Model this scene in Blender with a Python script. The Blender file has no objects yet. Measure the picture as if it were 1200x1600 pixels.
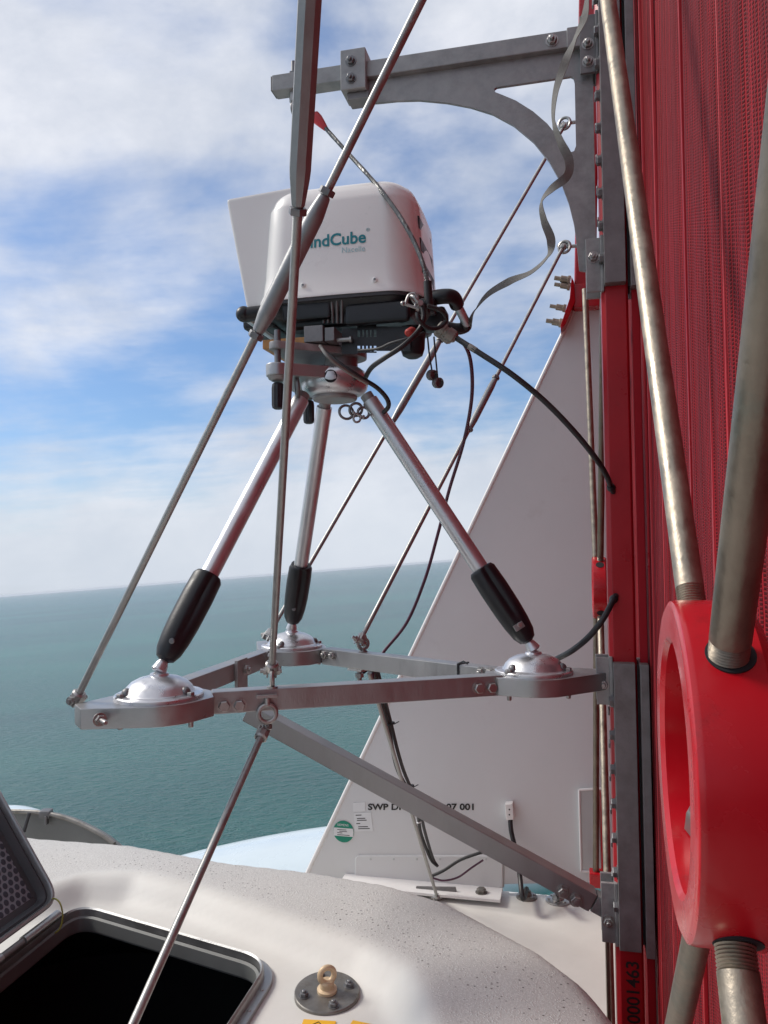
import bpy, bmesh, math, random
from mathutils import Vector, Matrix
V = Vector
R = math.radians
random.seed(7)
sc = bpy.context.scene
col = sc.collection

# ------------------------------------------------------------------ camera
FPX = 1250.0                                   # focal length in photo pixels (photo 1200 x 1600)
# camera frame: X right, Y forward, Z up.  true up and the turbine's own up seen in that frame
UPW = V((-0.0786, 0.0664, 1.0)).normalized()
UPN = V((-0.0136, 0.0315, 1.0)).normalized()
def basis(up):
    x = (V((1, 0, 0)) - up * up.x).normalized()
    y = up.cross(x)
    return x, y, up
wx, wy, wz = basis(UPW)
RC = Matrix((wx, wy, wz))                      # camera frame -> world
nx, ny, nz = basis(UPN)
NM = Matrix((nx, ny, nz)).transposed()         # nacelle frame -> camera frame
NI = NM.transposed()
HUB = 95.0
MW = Matrix.Translation((0, 0, HUB)) @ (RC @ NM).to_4x4()     # nacelle frame -> world

cam_d = bpy.data.cameras.new('camera')
cam = bpy.data.objects.new('camera', cam_d)
col.objects.link(cam)
cr, cf, cu = RC @ V((1, 0, 0)), RC @ V((0, 1, 0)), RC @ V((0, 0, 1))
m = Matrix((cr, cu, -cf)).transposed().to_4x4()
m.translation = (0, 0, HUB)
cam.matrix_world = m
cam_d.sensor_fit = 'VERTICAL'
cam_d.sensor_height = 36.0
cam_d.lens = FPX / 1600 * 36.0
cam_d.clip_start = 0.02
cam_d.clip_end = 120000
sc.camera = cam
sc.render.resolution_x, sc.render.resolution_y = 768, 1024

# ------------------------------------------------------------------ light
sc.view_settings.view_transform = 'Standard'
sc.view_settings.look = 'None'
sc.view_settings.exposure = 0.35
sc.view_settings.gamma = 1.0
SUN = V((-0.95, 0.27, 1.02)).normalized()      # towards the sun (world)
sun_d = bpy.data.lights.new('sun', 'SUN')
sun_d.energy = 2.3
sun_d.angle = R(17)
sun_d.color = (1.0, 0.94, 0.86)
sun = bpy.data.objects.new('sun', sun_d)
col.objects.link(sun)
sun.rotation_euler = SUN.to_track_quat('Z', 'Y').to_euler()
sun.location = (0, 0, 120)

world = bpy.data.worlds.new('World')
sc.world = world
world.use_nodes = True
wt = world.node_tree
wt.nodes.clear()
def WN(t, **k):
    n = wt.nodes.new(t)
    for a, b in k.items():
        if a.startswith('_'): setattr(n, a[1:], b)
    return n
wl = wt.links.new
def wmath(op, a, b=None, c=None, clamp=False):
    n = wt.nodes.new('ShaderNodeMath'); n.operation = op; n.use_clamp = clamp
    for i, v in enumerate((a, b, c)):
        if v is None: continue
        if isinstance(v, (int, float)): n.inputs[i].default_value = v
        else: wl(v, n.inputs[i])
    return n.outputs[0]
def wsmooth(v, a, b):
    n = wt.nodes.new('ShaderNodeMapRange'); n.interpolation_type = 'SMOOTHSTEP'
    wl(v, n.inputs[0]); n.inputs[1].default_value = a; n.inputs[2].default_value = b
    return n.outputs[0]
out = WN('ShaderNodeOutputWorld')
bg = WN('ShaderNodeBackground')
sky = WN('ShaderNodeTexSky')
sky.sky_type = 'NISHITA'
sky.sun_disc = False
sky.sun_elevation = math.asin(SUN.z)
sky.sun_rotation = math.atan2(SUN.x, SUN.y)
sky.altitude = 100
sky.air_density = 1.0
sky.dust_density = 1.6
sky.ozone_density = 1.5
tc = WN('ShaderNodeTexCoord')
sep = WN('ShaderNodeSeparateXYZ'); wl(tc.outputs['Generated'], sep.inputs[0])
zz = wmath('MAXIMUM', sep.outputs[2], 0.0)
den = wmath('ADD', zz, 0.10)
cx = wmath('DIVIDE', sep.outputs[0], den)
cy = wmath('DIVIDE', sep.outputs[1], den)
cmb = WN('ShaderNodeCombineXYZ'); wl(cx, cmb.inputs[0]); wl(cy, cmb.inputs[1])
def wnoise(scale, detail, rough, off, dist=0.0, stretch=(1, 1, 1), raw=False):
    mp = wt.nodes.new('ShaderNodeMapping'); wl(tc.outputs['Generated'] if raw else cmb.outputs[0], mp.inputs[0])
    mp.inputs['Location'].default_value = off
    mp.inputs['Scale'].default_value = stretch
    n = wt.nodes.new('ShaderNodeTexNoise'); wl(mp.outputs[0], n.inputs['Vector'])
    n.inputs['Scale'].default_value = scale; n.inputs['Detail'].default_value = detail
    n.inputs['Roughness'].default_value = rough; n.inputs['Distortion'].default_value = dist
    return n.outputs[0]
n1 = wnoise(2.7, 6, 0.52, (1.3, 4.2, 0.4), 0.25, (0.9, 0.9, 1.7), True)
n2 = wnoise(2.2, 9, 0.56, (7.1, 2.7, 0), 0.15, (0.8, 1.25, 1))
# cloud cover depends on the height above the horizon: a clearer belt between two cloudy ones
belt = wmath('SUBTRACT', wsmooth(zz, 0.03, 0.24), wsmooth(zz, 0.36, 0.56))
fld = wmath('ADD', wmath('MULTIPLY', n1, 0.85), wmath('MULTIPLY', n2, 0.27))
fld = wmath('SUBTRACT', fld, wmath('MULTIPLY', belt, 0.10))
cover = wsmooth(fld, 0.325, 0.565)
horiz = wmath('SUBTRACT', 1.0, wsmooth(zz, 0.0, 0.20))
n3 = wnoise(3.4, 8, 0.6, (3.3, 9.1, 0), 0.2, (1, 1, 1.4), True)
shade = wsmooth(n3, 0.30, 0.72)
ccol = WN('ShaderNodeMixRGB'); wl(shade, ccol.inputs[0])
ccol.inputs[1].default_value = (4.5, 4.9, 5.7, 1)
ccol.inputs[2].default_value = (7.3, 7.4, 7.8, 1)
skys = WN('ShaderNodeMixRGB'); skys.blend_type = 'MULTIPLY'; skys.inputs[0].default_value = 1.0
wl(sky.outputs[0], skys.inputs[1]); skys.inputs[2].default_value = (0.72, 0.90, 1.10, 1)
mix1 = WN('ShaderNodeMixRGB'); wl(wmath('MULTIPLY', cover, 0.93), mix1.inputs[0])
wl(skys.outputs[0], mix1.inputs[1]); wl(ccol.outputs[0], mix1.inputs[2])
mix2 = WN('ShaderNodeMixRGB'); wl(wmath('MULTIPLY', horiz, 0.72), mix2.inputs[0])
wl(mix1.outputs[0], mix2.inputs[1]); mix2.inputs[2].default_value = (5.2, 5.7, 6.4, 1)
wl(mix2.outputs[0], bg.inputs[0])
bg.inputs[1].default_value = 0.10
wl(bg.outputs[0], out.inputs[0])

# ------------------------------------------------------------------ coordinates helpers (all geometry is written in the turbine's own frame)
def P(px, py, d):
    return NI @ V(((px - 600) / FPX * d, d, (800 - py) / FPX * d))
def ray(px, py):
    return NI @ V(((px - 600) / FPX, 1, (800 - py) / FPX))
def F(px, py, z):
    r = ray(px, py); return r * (z / r.z)
def RP(px, py, p0, nrm):
    r = ray(px, py); return r * (p0.dot(nrm) / r.dot(nrm))
Z = V((0, 0, 1))
nL = V((-0.973, 0.233, 0)).normalized()        # away from the fence
nR = -nL
uB = V((0.233, 0.973, 0)).normalized()         # along the fence, away from the viewer

# ------------------------------------------------------------------ materials
def mat(name, color, rough=0.5, metal=0.0, var=0.12, vscale=6.0, bump=0.0, bscale=60.0, spec=0.5, stretch=(1, 1, 1), dirt=None, coat=0.0, rvar=0.12):
    m = bpy.data.materials.new(name); m.use_nodes = True
    t = m.node_tree; N = t.nodes; L = t.links.new
    b = N['Principled BSDF']
    b.inputs['Metallic'].default_value = metal
    b.inputs['Specular IOR Level'].default_value = spec
    b.inputs['Coat Weight'].default_value = coat
    b.inputs['Coat Roughness'].default_value = 0.08
    c = N.new('ShaderNodeTexCoord'); mp = N.new('ShaderNodeMapping'); L(c.outputs['Object'], mp.inputs[0])
    mp.inputs['Scale'].default_value = stretch
    n = N.new('ShaderNodeTexNoise'); L(mp.outputs[0], n.inputs['Vector'])
    n.inputs['Scale'].default_value = vscale; n.inputs['Detail'].default_value = 7; n.inputs['Roughness'].default_value = 0.62
    mr = N.new('ShaderNodeMapRange'); L(n.outputs[0], mr.inputs[0])
    mr.inputs[1].default_value = 0.3; mr.inputs[2].default_value = 0.7
    mr.inputs[3].default_value = 1 - var; mr.inputs[4].default_value = 1 + var
    mx = N.new('ShaderNodeVectorMath'); mx.operation = 'SCALE'
    mx.inputs[0].default_value = color[:3]; L(mr.outputs[0], mx.inputs['Scale'])
    last = mx.outputs[0]
    if dirt:
        dn = N.new('ShaderNodeTexNoise'); L(c.outputs['Object'], dn.inputs['Vector'])
        dn.inputs['Scale'].default_value = dirt[1]; dn.inputs['Detail'].default_value = 9; dn.inputs['Roughness'].default_value = 0.7
        dr = N.new('ShaderNodeMapRange'); L(dn.outputs[0], dr.inputs[0])
        dr.inputs[1].default_value = dirt[2]; dr.inputs[2].default_value = dirt[2] + 0.16; dr.inputs[4].default_value = dirt[3]
        mm = N.new('ShaderNodeMixRGB'); L(dr.outputs[0], mm.inputs[0]); L(last, mm.inputs[1])
        mm.inputs[2].default_value = (*dirt[0], 1); last = mm.outputs[0]
    L(last, b.inputs['Base Color'])
    rr = N.new('ShaderNodeMapRange'); L(n.outputs[0], rr.inputs[0])
    rr.inputs[1].default_value = 0.3; rr.inputs[2].default_value = 0.7
    rr.inputs[3].default_value = max(0.02, rough - rvar); rr.inputs[4].default_value = min(1, rough + rvar)
    L(rr.outputs[0], b.inputs['Roughness'])
    if bump:
        bn = N.new('ShaderNodeTexNoise'); L(mp.outputs[0], bn.inputs['Vector'])
        bn.inputs['Scale'].default_value = bscale; bn.inputs['Detail'].default_value = 5
        bp = N.new('ShaderNodeBump'); bp.inputs['Strength'].default_value = bump; bp.inputs['Distance'].default_value = 0.002
        L(bn.outputs[0], bp.inputs['Height']); L(bp.outputs[0], b.inputs['Normal'])
    return m

M = {}
M['alu'] = mat('brushed_aluminium', (0.33, 0.33, 0.33), 0.42, 0.72, 0.10, 14, 0.25, 160, stretch=(1, 1, 0.35))
M['alu_plate'] = mat('milled_aluminium', (0.38, 0.38, 0.38), 0.38, 0.78, 0.08, 18, 0.15, 220)
M['alu_grey'] = mat('galvanised_grey', (0.30, 0.298, 0.295), 0.5, 0.45, 0.24, 22, 0.25, 120, dirt=((0.17, 0.165, 0.16), 6, 0.55, 0.5))
M['alu_dark'] = mat('weathered_zinc', (0.21, 0.205, 0.205), 0.52, 0.5, 0.22, 18, 0.3, 120, dirt=((0.12, 0.115, 0.11), 7, 0.56, 0.5))
M['dome'] = mat('satin_alu_dome', (0.62, 0.62, 0.64), 0.33, 0.85, 0.06, 30, 0.1, 300, dirt=((0.25, 0.24, 0.23), 22, 0.62, 0.5))
M['tube'] = mat('anodised_tube', (0.62, 0.62, 0.64), 0.36, 0.85, 0.05, 12)
M['rod'] = mat('stainless_rod', (0.34, 0.34, 0.33), 0.44, 0.75, 0.16, 30, 0.2, 240, dirt=((0.20, 0.15, 0.11), 14, 0.60, 0.5))
M['turnbuckle'] = mat('turnbuckle_steel', (0.27, 0.275, 0.28), 0.45, 0.6, 0.14, 12, 0.2, 140)
M['bolt'] = mat('stainless_bolt', (0.38, 0.37, 0.36), 0.42, 0.9, 0.12, 40, 0.1, 300)
M['bolt_dark'] = mat('dull_bolt', (0.20, 0.20, 0.205), 0.45, 0.7, 0.15, 40)
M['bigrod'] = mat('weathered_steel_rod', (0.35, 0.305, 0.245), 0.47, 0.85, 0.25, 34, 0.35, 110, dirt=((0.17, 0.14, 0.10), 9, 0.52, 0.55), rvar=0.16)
M['bigrod_shaded'] = mat('shaded_steel_rod', (0.20, 0.17, 0.135), 0.42, 0.75, 0.25, 20, 0.4, 90, dirt=((0.12, 0.15, 0.13), 12, 0.55, 0.6), rvar=0.14)  # darker copy of the rod steel, shade put into its colour
M['red'] = mat('red_gloss_paint', (0.46, 0.006, 0.014), 0.25, 0.0, 0.05, 5, 0.06, 40, coat=0.2, dirt=((0.16, 0.012, 0.014), 16, 0.60, 0.6))
M['red_post'] = mat('red_post_paint', (0.40, 0.006, 0.014), 0.36, 0.0, 0.09, 8, 0.12, 60, dirt=((0.25, 0.012, 0.016), 14, 0.60, 0.5))
M['red_sleeve'] = mat('red_vinyl_sleeve', (0.50, 0.03, 0.04), 0.45, 0, 0.1, 20)
M['white'] = mat('white_housing', (0.80, 0.78, 0.755), 0.34, 0.0, 0.02, 4, 0.03, 200, dirt=((0.55, 0.52, 0.48), 9, 0.66, 0.35), coat=0.2)
M['fin'] = mat('white_fin_gelcoat', (0.68, 0.685, 0.68), 0.45, 0.0, 0.03, 1.6, 0.05, 60, dirt=((0.50, 0.47, 0.45), 3.0, 0.60, 0.4))
M['white_edge'] = mat('white_trim', (0.76, 0.75, 0.74), 0.45, 0, 0.04, 6, 0.05, 60)
M['pale_panel'] = mat('pale_grey_panel', (0.52, 0.54, 0.53), 0.5, 0, 0.05, 5)
M['deck'] = mat('white_deck', (0.74, 0.735, 0.71), 0.5, 0, 0.05, 3, 0.25, 50, dirt=((0.42, 0.36, 0.30), 12, 0.62, 0.5))
M['black'] = mat('black_plastic', (0.012, 0.013, 0.016), 0.42, 0, 0.25, 20, 0.15, 200, spec=0.45)
M['black_rubber'] = mat('black_cable', (0.018, 0.018, 0.02), 0.5, 0, 0.2, 20, 0.1, 200)
M['purple'] = mat('purple_cable', (0.075, 0.018, 0.045), 0.45, 0, 0.15, 20)
M['connector'] = mat('cable_connector', (0.26, 0.245, 0.22), 0.5, 0.5, 0.2, 60, 0.4, 150)
M['brass'] = mat('brown_metal_plate', (0.42, 0.20, 0.07), 0.45, 0.3, 0.25, 40, 0.3, 90)
M['wire'] = mat('wire_rope', (0.15, 0.155, 0.155), 0.42, 0.7, 0.1, 20)
M['strap'] = mat('grey_webbing', (0.17, 0.165, 0.155), 0.8, 0, 0.25, 40, 0.8, 500)
M['ivory'] = mat('ivory_eye', (0.62, 0.47, 0.30), 0.45, 0.15, 0.12, 30, dirt=((0.25, 0.13, 0.05), 30, 0.62, 0.5))
M['dark_steel'] = mat('stained_steel_plate', (0.21, 0.20, 0.185), 0.42, 0.6, 0.25, 14, 0.4, 80, dirt=((0.10, 0.075, 0.05), 18, 0.52, 0.6))
M['yellow'] = mat('yellow_sticker', (0.85, 0.46, 0.02), 0.45, 0, 0.05, 8)
M['teal'] = mat('teal_print', (0.0, 0.20, 0.24), 0.5, 0, 0.03, 8)
M['pale_teal'] = mat('pale_teal_print', (0.36, 0.55, 0.58), 0.5, 0, 0.03, 8)
M['ink'] = mat('black_ink', (0.015, 0.014, 0.014), 0.6, 0, 0.2, 30)
M['paper'] = mat('paper_label', (0.74, 0.75, 0.75), 0.5, 0, 0.03, 20)
M['green'] = mat('green_print', (0.0, 0.24, 0.15), 0.5, 0, 0.05, 20)
M['void'] = mat('dark_interior', (0.012, 0.013, 0.016), 0.8, 0, 0.3, 3)  # near-black paints in the shade inside the hatch and small holes
M['dark_grey'] = mat('dark_rubber_seal', (0.05, 0.05, 0.055), 0.6, 0, 0.2, 10)
M['hood_grey'] = mat('grey_cover', (0.16, 0.165, 0.16), 0.55, 0, 0.12, 6, 0.1, 40)
M['orange'] = mat('orange_red_plug', (0.40, 0.035, 0.025), 0.6, 0, 0.1, 20)
M['blade'] = mat('pale_rotor_gelcoat', (0.58, 0.66, 0.70), 0.28, 0, 0.02, 2, coat=0.3)
M['yellow_wire'] = mat('yellow_green_wire', (0.30, 0.28, 0.06), 0.5, 0, 0.1, 20)

# ------------------------------------------------------------------ mesh builder
class MB:
    def __init__(s): s.v = []; s.f = []; s.uv = None
    def add(s, vs, fs):
        o = len(s.v); s.v += [V(q) for q in vs]; s.f += [tuple(i + o for i in f) for f in fs]; return s
    def addbm(s, bm):
        bm.verts.ensure_lookup_table(); bm.verts.index_update()
        s.add([v.co.copy() for v in bm.verts], [[v.index for v in f.verts] for f in bm.faces]); bm.free(); return s
    def box(s, c, ax, dims, bevel=0.0, seg=2):
        """c centre, ax three unit axes, dims full sizes"""
        bm = bmesh.new(); bmesh.ops.create_cube(bm, size=1.0)
        for v in bm.verts:
            v.co = V((v.co.x * dims[0], v.co.y * dims[1], v.co.z * dims[2]))
        if bevel: bmesh.ops.bevel(bm, geom=bm.edges[:], offset=bevel, segments=seg, affect='EDGES', profile=0.5)
        for v in bm.verts:
            v.co = c + ax[0] * v.co.x + ax[1] * v.co.y + ax[2] * v.co.z
        return s.addbm(bm)
    def prism(s, pts, nrm, t, bevel=0.0, holes=()):
        """planar polygon pts extruded by t along nrm"""
        bm = bmesh.new()
        a = [bm.verts.new(p) for p in pts]; es = [bm.edges.new((a[i], a[(i + 1) % len(a)])) for i in range(len(a))]
        for h in holes:
            b = [bm.verts.new(p) for p in h]; es += [bm.edges.new((b[i], b[(i + 1) % len(b)])) for i in range(len(b))]
        if holes:
            bmesh.ops.triangle_fill(bm, use_beauty=True, use_dissolve=False, edges=es, normal=nrm)
        else:
            bm.faces.new(a)
        r = bmesh.ops.extrude_face_region(bm, geom=bm.faces[:])
        for e in r['geom']:
            if isinstance(e, bmesh.types.BMVert): e.co += nrm * t
        bmesh.ops.recalc_face_normals(bm, faces=bm.faces[:])
        if bevel:
            ed = [e for e in bm.edges if len(e.link_faces) == 2 and e.calc_face_angle(0) > R(40)]
            bmesh.ops.bevel(bm, geom=ed, offset=bevel, segments=2, affect='EDGES', profile=0.5)
        return s.addbm(bm)
    def tube(s, pts, r, n=12, cap=True, flat=None):
        """swept tube through pts, r number or list"""
        pts = [V(p) for p in pts]; k = len(pts)
        rr = r if isinstance(r, (list, tuple)) else [r] * k
        T = []
        for i in range(k):
            t = (pts[min(i + 1, k - 1)] - pts[max(i - 1, 0)])
            T.append(t.normalized() if t.length > 1e-9 else (T[-1] if T else Z))
        a = T[0].cross(V((0.13, 0.31, 0.94))); a.normalize()
        vs = []; fs = []
        for i in range(k):
            a = (a - T[i] * a.dot(T[i])).normalized(); b = T[i].cross(a)
            for j in range(n):
                an = 2 * math.pi * j / n + math.pi / n
                vs.append(pts[i] + (a * math.cos(an) + b * math.sin(an)) * rr[i])
        for i in range(k - 1):
            for j in range(n):
                fs.append((i * n + j, i * n + (j + 1) % n, (i + 1) * n + (j + 1) % n, (i + 1) * n + j))
        if cap:
            fs.append(tuple(range(n))[::-1]); fs.append(tuple((k - 1) * n + j for j in range(n)))
        return s.add(vs, fs)
    def lathe(s, o, ax, prof, n=40, cap=True):
        """prof: list of (radius, height)"""
        ax = ax.normalized(); a = ax.cross(V((0.2, 0.93, 0.3))).normalized(); b = ax.cross(a)
        vs = []; fs = []
        for r, h in prof:
            for j in range(n):
                an = 2 * math.pi * j / n
                vs.append(o + ax * h + (a * math.cos(an) + b * math.sin(an)) * max(r, 1e-5))
        for i in range(len(prof) - 1):
            for j in range(n):
                fs.append((i * n + j, i * n + (j + 1) % n, (i + 1) * n + (j + 1) % n, (i + 1) * n + j))
        if cap:
            fs.append(tuple(range(n))[::-1]); fs.append(tuple((len(prof) - 1) * n + j for j in range(n)))
        return s.add(vs, fs)
    def torus(s, c, ax, R0, r, n=24, m=8, a0=0, a1=2 * math.pi, ref=None):
        ax = ax.normalized(); a = (ref - ax * ref.dot(ax)).normalized() if ref else ax.cross(V((0.2, 0.93, 0.3))).normalized(); b = ax.cross(a)
        full = abs(a1 - a0 - 2 * math.pi) < 1e-6
        pts = [c + (a * math.cos(a0 + (a1 - a0) * i / n) + b * math.sin(a0 + (a1 - a0) * i / n)) * R0 for i in range(n + (0 if full else 1))]
        if not full: return s.tube(pts, r, m)
        vs = []; fs = []
        for i in range(n):
            d = (pts[i] - c).normalized()
            for j in range(m):
                an = 2 * math.pi * j / m
                vs.append(pts[i] + d * math.cos(an) * r + ax * math.sin(an) * r)
        for i in range(n):
            for j in range(m):
                fs.append((i * m + j, i * m + (j + 1) % m, ((i + 1) % n) * m + (j + 1) % m, ((i + 1) % n) * m + j))
        return s.add(vs, fs)
    def ball(s, c, r, n=16):
        return s.lathe(c, Z, [(r * math.sin(math.pi * i / n), -r * math.cos(math.pi * i / n)) for i in range(n + 1)], 20, False)

def spline(pts, k=8):
    pts = [V(p) for p in pts]; q = [pts[0] * 2 - pts[1]] + pts + [pts[-1] * 2 - pts[-2]]; o = []
    for i in range(1, len(q) - 2):
        for j in range(k):
            t = j / k; a, b, c, d = q[i - 1], q[i], q[i + 1], q[i + 2]
            o.append(0.5 * ((2 * b) + (c - a) * t + (2 * a - 5 * b + 4 * c - d) * t * t + (3 * b - a - 3 * c + d) * t ** 3))
    o.append(pts[-1]); return o

def hull(pts):
    pts = sorted(set((round(p[0], 6), round(p[1], 6)) for p in pts))
    def half(ps):
        h = []
        for p in ps:
            while len(h) >= 2 and (h[-1][0] - h[-2][0]) * (p[1] - h[-2][1]) - (h[-1][1] - h[-2][1]) * (p[0] - h[-2][0]) <= 0: h.pop()
            h.append(p)
        return h
    a = half(pts); b = half(pts[::-1]); return a[:-1] + b[:-1]

# ------------------------------------------------------------------ objects
def tag(o, label=None, cat=None, group=None, kind=None):
    if label: o['label'] = label
    if cat: o['category'] = cat
    if group: o['group'] = group
    if kind: o['kind'] = kind
    return o
ORG = {}
def thing(name, label, cat, loc, group=None):
    o = bpy.data.objects.new(name, None); col.objects.link(o)
    o.empty_display_size = 0.1
    o.matrix_world = MW @ Matrix.Translation(loc)
    ORG[o.name] = V(loc)
    return tag(o, label, cat, group)
def build(name, mb, m, parent=None, loc=None, smooth=35, label=None):
    o0 = ORG[parent.name] if parent else V(loc)
    me = bpy.data.meshes.new(name)
    me.from_pydata([tuple(v - o0) for v in mb.v], [], mb.f)
    me.validate()
    me.materials.append(M[m] if isinstance(m, str) else m)
    me.polygons.foreach_set('use_smooth', [True] * len(me.polygons))
    me.set_sharp_from_angle(angle=R(smooth))
    bm = bmesh.new(); bm.from_mesh(me); bmesh.ops.recalc_face_normals(bm, faces=bm.faces[:]); bm.to_mesh(me); bm.free()
    o = bpy.data.objects.new(name, me); col.objects.link(o)
    wn = o.modifiers.new('weighted_normals', 'WEIGHTED_NORMAL'); wn.keep_sharp = True; wn.weight = 70
    if parent:
        o.parent = parent
    else:
        o.matrix_world = MW @ Matrix.Translation(o0)
    ORG[o.name] = o0
    if label: o['label'] = label
    return o
def solo(name, mb, m, loc, label, cat, group=None, smooth=35):
    return tag(build(name, mb, m, None, loc, smooth), label, cat, group)

def hexb(mb, p, ax, r, h, n=6, cham=True):
    ax = ax.normalized()
    return mb.lathe(p, ax, [(r, 0), (r, h * 0.8), (r * 0.86, h)], n)
def bolt_mb(p, ax, s, shank=0.0, nut=False):
    """head of size s (across) standing on surface at p, along ax"""
    mb = MB()
    mb.lathe(p - ax * 0.0005, ax, [(s * 0.72, 0), (s * 0.72, s * 0.10)], 20)
    hexb(mb, p + ax * s * 0.1, ax, s * 0.56, s * 0.42)
    if shank: mb.lathe(p + ax * s * 0.45, ax, [(s * 0.27, 0), (s * 0.27, shank * .85), (s * 0.2, shank)], 12)
    return mb
def bolt(parent, p, ax, s, m='bolt', shank=0.0, name='bolt'):
    return build(name, bolt_mb(p, ax.normalized(), s, shank), m, parent)

def text_mb(txt, size, o, xd, yd, proj=None, thick=0.0008, align='LEFT', bold=0.0):
    cu = bpy.data.curves.new('lettering_curve', 'FONT'); cu.body = txt; cu.size = size; cu.align_x = align
    cu.extrude = 0.0; cu.offset = bold; cu.resolution_u = 4
    ob = bpy.data.objects.new('lettering_curve', cu); col.objects.link(ob)
    dg = bpy.context.evaluated_depsgraph_get(); me = bpy.data.meshes.new_from_object(ob.evaluated_get(dg))
    nd = xd.cross(yd).normalized()
    bm = bmesh.new(); bm.from_mesh(me)
    bmesh.ops.triangulate(bm, faces=bm.faces[:])
    if proj: bmesh.ops.subdivide_edges(bm, edges=[e for e in bm.edges if e.calc_length() > size * .3], cuts=2)
    mb = MB(); bm.verts.index_update()
    vs = [proj(v.co.x, v.co.y) if proj else o + xd * v.co.x + yd * v.co.y + nd * 0.001 for v in bm.verts]
    mb.add(vs, [[v.index for v in f.verts] for f in bm.faces]); bm.free()
    bpy.data.objects.remove(ob); bpy.data.curves.remove(cu); bpy.data.meshes.remove(me)
    return mb

# ================================================================== SEA (true horizontal)
def sea_material():
    m = bpy.data.materials.new('sea_water'); m.use_nodes = True
    t = m.node_tree; N = t.nodes; L = t.links.new; b = N['Principled BSDF']
    b.inputs['IOR'].default_value = 1.33; b.inputs['Roughness'].default_value = 0.22
    g = N.new('ShaderNodeNewGeometry')
    def nz_(sc_, det, ro, st=(1, 1, 1), dist=0):
        mp = N.new('ShaderNodeMapping'); L(g.outputs['Position'], mp.inputs[0]); mp.inputs['Scale'].default_value = st
        mp.inputs['Rotation'].default_value = (0, 0, R(18))
        n = N.new('ShaderNodeTexNoise'); L(mp.outputs[0], n.inputs['Vector']); n.inputs['Scale'].default_value = sc_
        n.inputs['Detail'].default_value = det; n.inputs['Roughness'].default_value = ro; n.inputs['Distortion'].default_value = dist
        return n.outputs[0]
    big = nz_(0.0022, 7, 0.6, (0.45, 1.3, 1), 0.4)  # broad patches that paint cloud shadows into the water colour
    mr = N.new('ShaderNodeMapRange'); L(big, mr.inputs[0]); mr.inputs[1].default_value = 0.35; mr.inputs[2].default_value = 0.65
    mx = N.new('ShaderNodeMixRGB'); L(mr.outputs[0], mx.inputs[0])
    mx.inputs[1].default_value = (0.006, 0.066, 0.070, 1); mx.inputs[2].default_value = (0.014, 0.130, 0.108, 1)
    L(mx.outputs[0], b.inputs['Base Color'])
    w1 = nz_(0.17, 5, 0.62, (0.75, 1.25, 1), 0.4)
    w2 = nz_(0.9, 3, 0.6, (0.8, 1.2, 1))
    ad = N.new('ShaderNodeMath'); ad.operation = 'MULTIPLY_ADD'; L(w1, ad.inputs[0]); ad.inputs[1].default_value = 3.2; L(w2, ad.inputs[2])
    bp = N.new('ShaderNodeBump'); bp.inputs['Strength'].default_value = 0.75; bp.inputs['Distance'].default_value = 0.95
    L(ad.outputs[0], bp.inputs['Height']); L(bp.outputs[0], b.inputs['Normal'])
    return m
me = bpy.data.meshes.new('sea')
S = 45000
rings = [0, 60, 200, 600, 2000, 6000, 18000, S]; nseg = 96
vs = [(0, 0, 0)]; fs = []
for r_ in rings[1:]:
    for j in range(nseg): vs.append((r_ * math.cos(2 * math.pi * j / nseg), r_ * math.sin(2 * math.pi * j / nseg), 0))
for j in range(nseg): fs.append((0, 1 + j, 1 + (j + 1) % nseg))
for i in range(len(rings) - 2):
    a = 1 + i * nseg
    for j in range(nseg): fs.append((a + j, a + nseg + j, a + nseg + (j + 1) % nseg, a + (j + 1) % nseg))
me.from_pydata(vs, [], fs); me.materials.append(sea_material())
sea = bpy.data.objects.new('sea', me); col.objects.link(sea); tag(sea, kind='structure', label='green blue open sea with small ripples')

# ================================================================== NACELLE ROOF
def sd_poly(x, y, poly):
    """signed distance, negative inside"""
    d = 1e9; ins = False; n = len(poly)
    for i in range(n):
        x1, y1 = poly[i]; x2, y2 = poly[(i + 1) % n]
        ex, ey = x2 - x1, y2 - y1; wx_, wy_ = x - x1, y - y1
        t = max(0, min(1, (wx_ * ex + wy_ * ey) / (ex * ex + ey * ey)))
        dx, dy = wx_ - ex * t, wy_ - ey * t; d = min(d, dx * dx + dy * dy)
        if (y1 > y) != (y2 > y) and x < (x2 - x1) * (y - y1) / (y2 - y1) + x1: ins = not ins
    return -math.sqrt(d) if ins else math.sqrt(d)
def sm(a, b, x):
    t = max(0, min(1, (x - a) / (b - a))); return t * t * (3 - 2 * t)
ZP = -1.098                                     # moulded pad round the hatch
ZG = -1.03                                      # gritty hump
ZD = -1.72                                      # lower deck at the fin and fence
EDGE_PX = [(60, 1303), (200, 1313), (350, 1340), (480, 1354), (600, 1374), (690, 1400), (760, 1437), (830, 1474), (885, 1515), (925, 1565), (948, 1610)]
def xy(v): return (v.x, v.y)
EDGE = [(-3.6, 3.4), (-2.2, 3.15)] + [xy(F(a, b, ZG)) for a, b in EDGE_PX] + [(0.50, 1.35), (0.51, 0.6), (0.51, -1.2), (-3.6, -1.2)]
PAD_PX = [(85, 1392), (130, 1376), (200, 1373), (290, 1393), (420, 1438), (550, 1482), (612, 1514), (634, 1555), (644, 1610)]
PAD = [(-1.55, 2.2)] + [xy(F(a, b, ZG)) for a, b in PAD_PX] + [(0.0, 0.9), (-0.05, 0.35), (-1.6, 0.35)]
HT = [V((*xy(F(122, 1430, ZP)), 0)), V((*xy(F(420, 1519, ZP)), 0))]          # far edge of the hatch opening
HW = (HT[1] - HT[0]).normalized()
HD = V((-0.20, -0.98, 0)).normalized()
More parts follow.
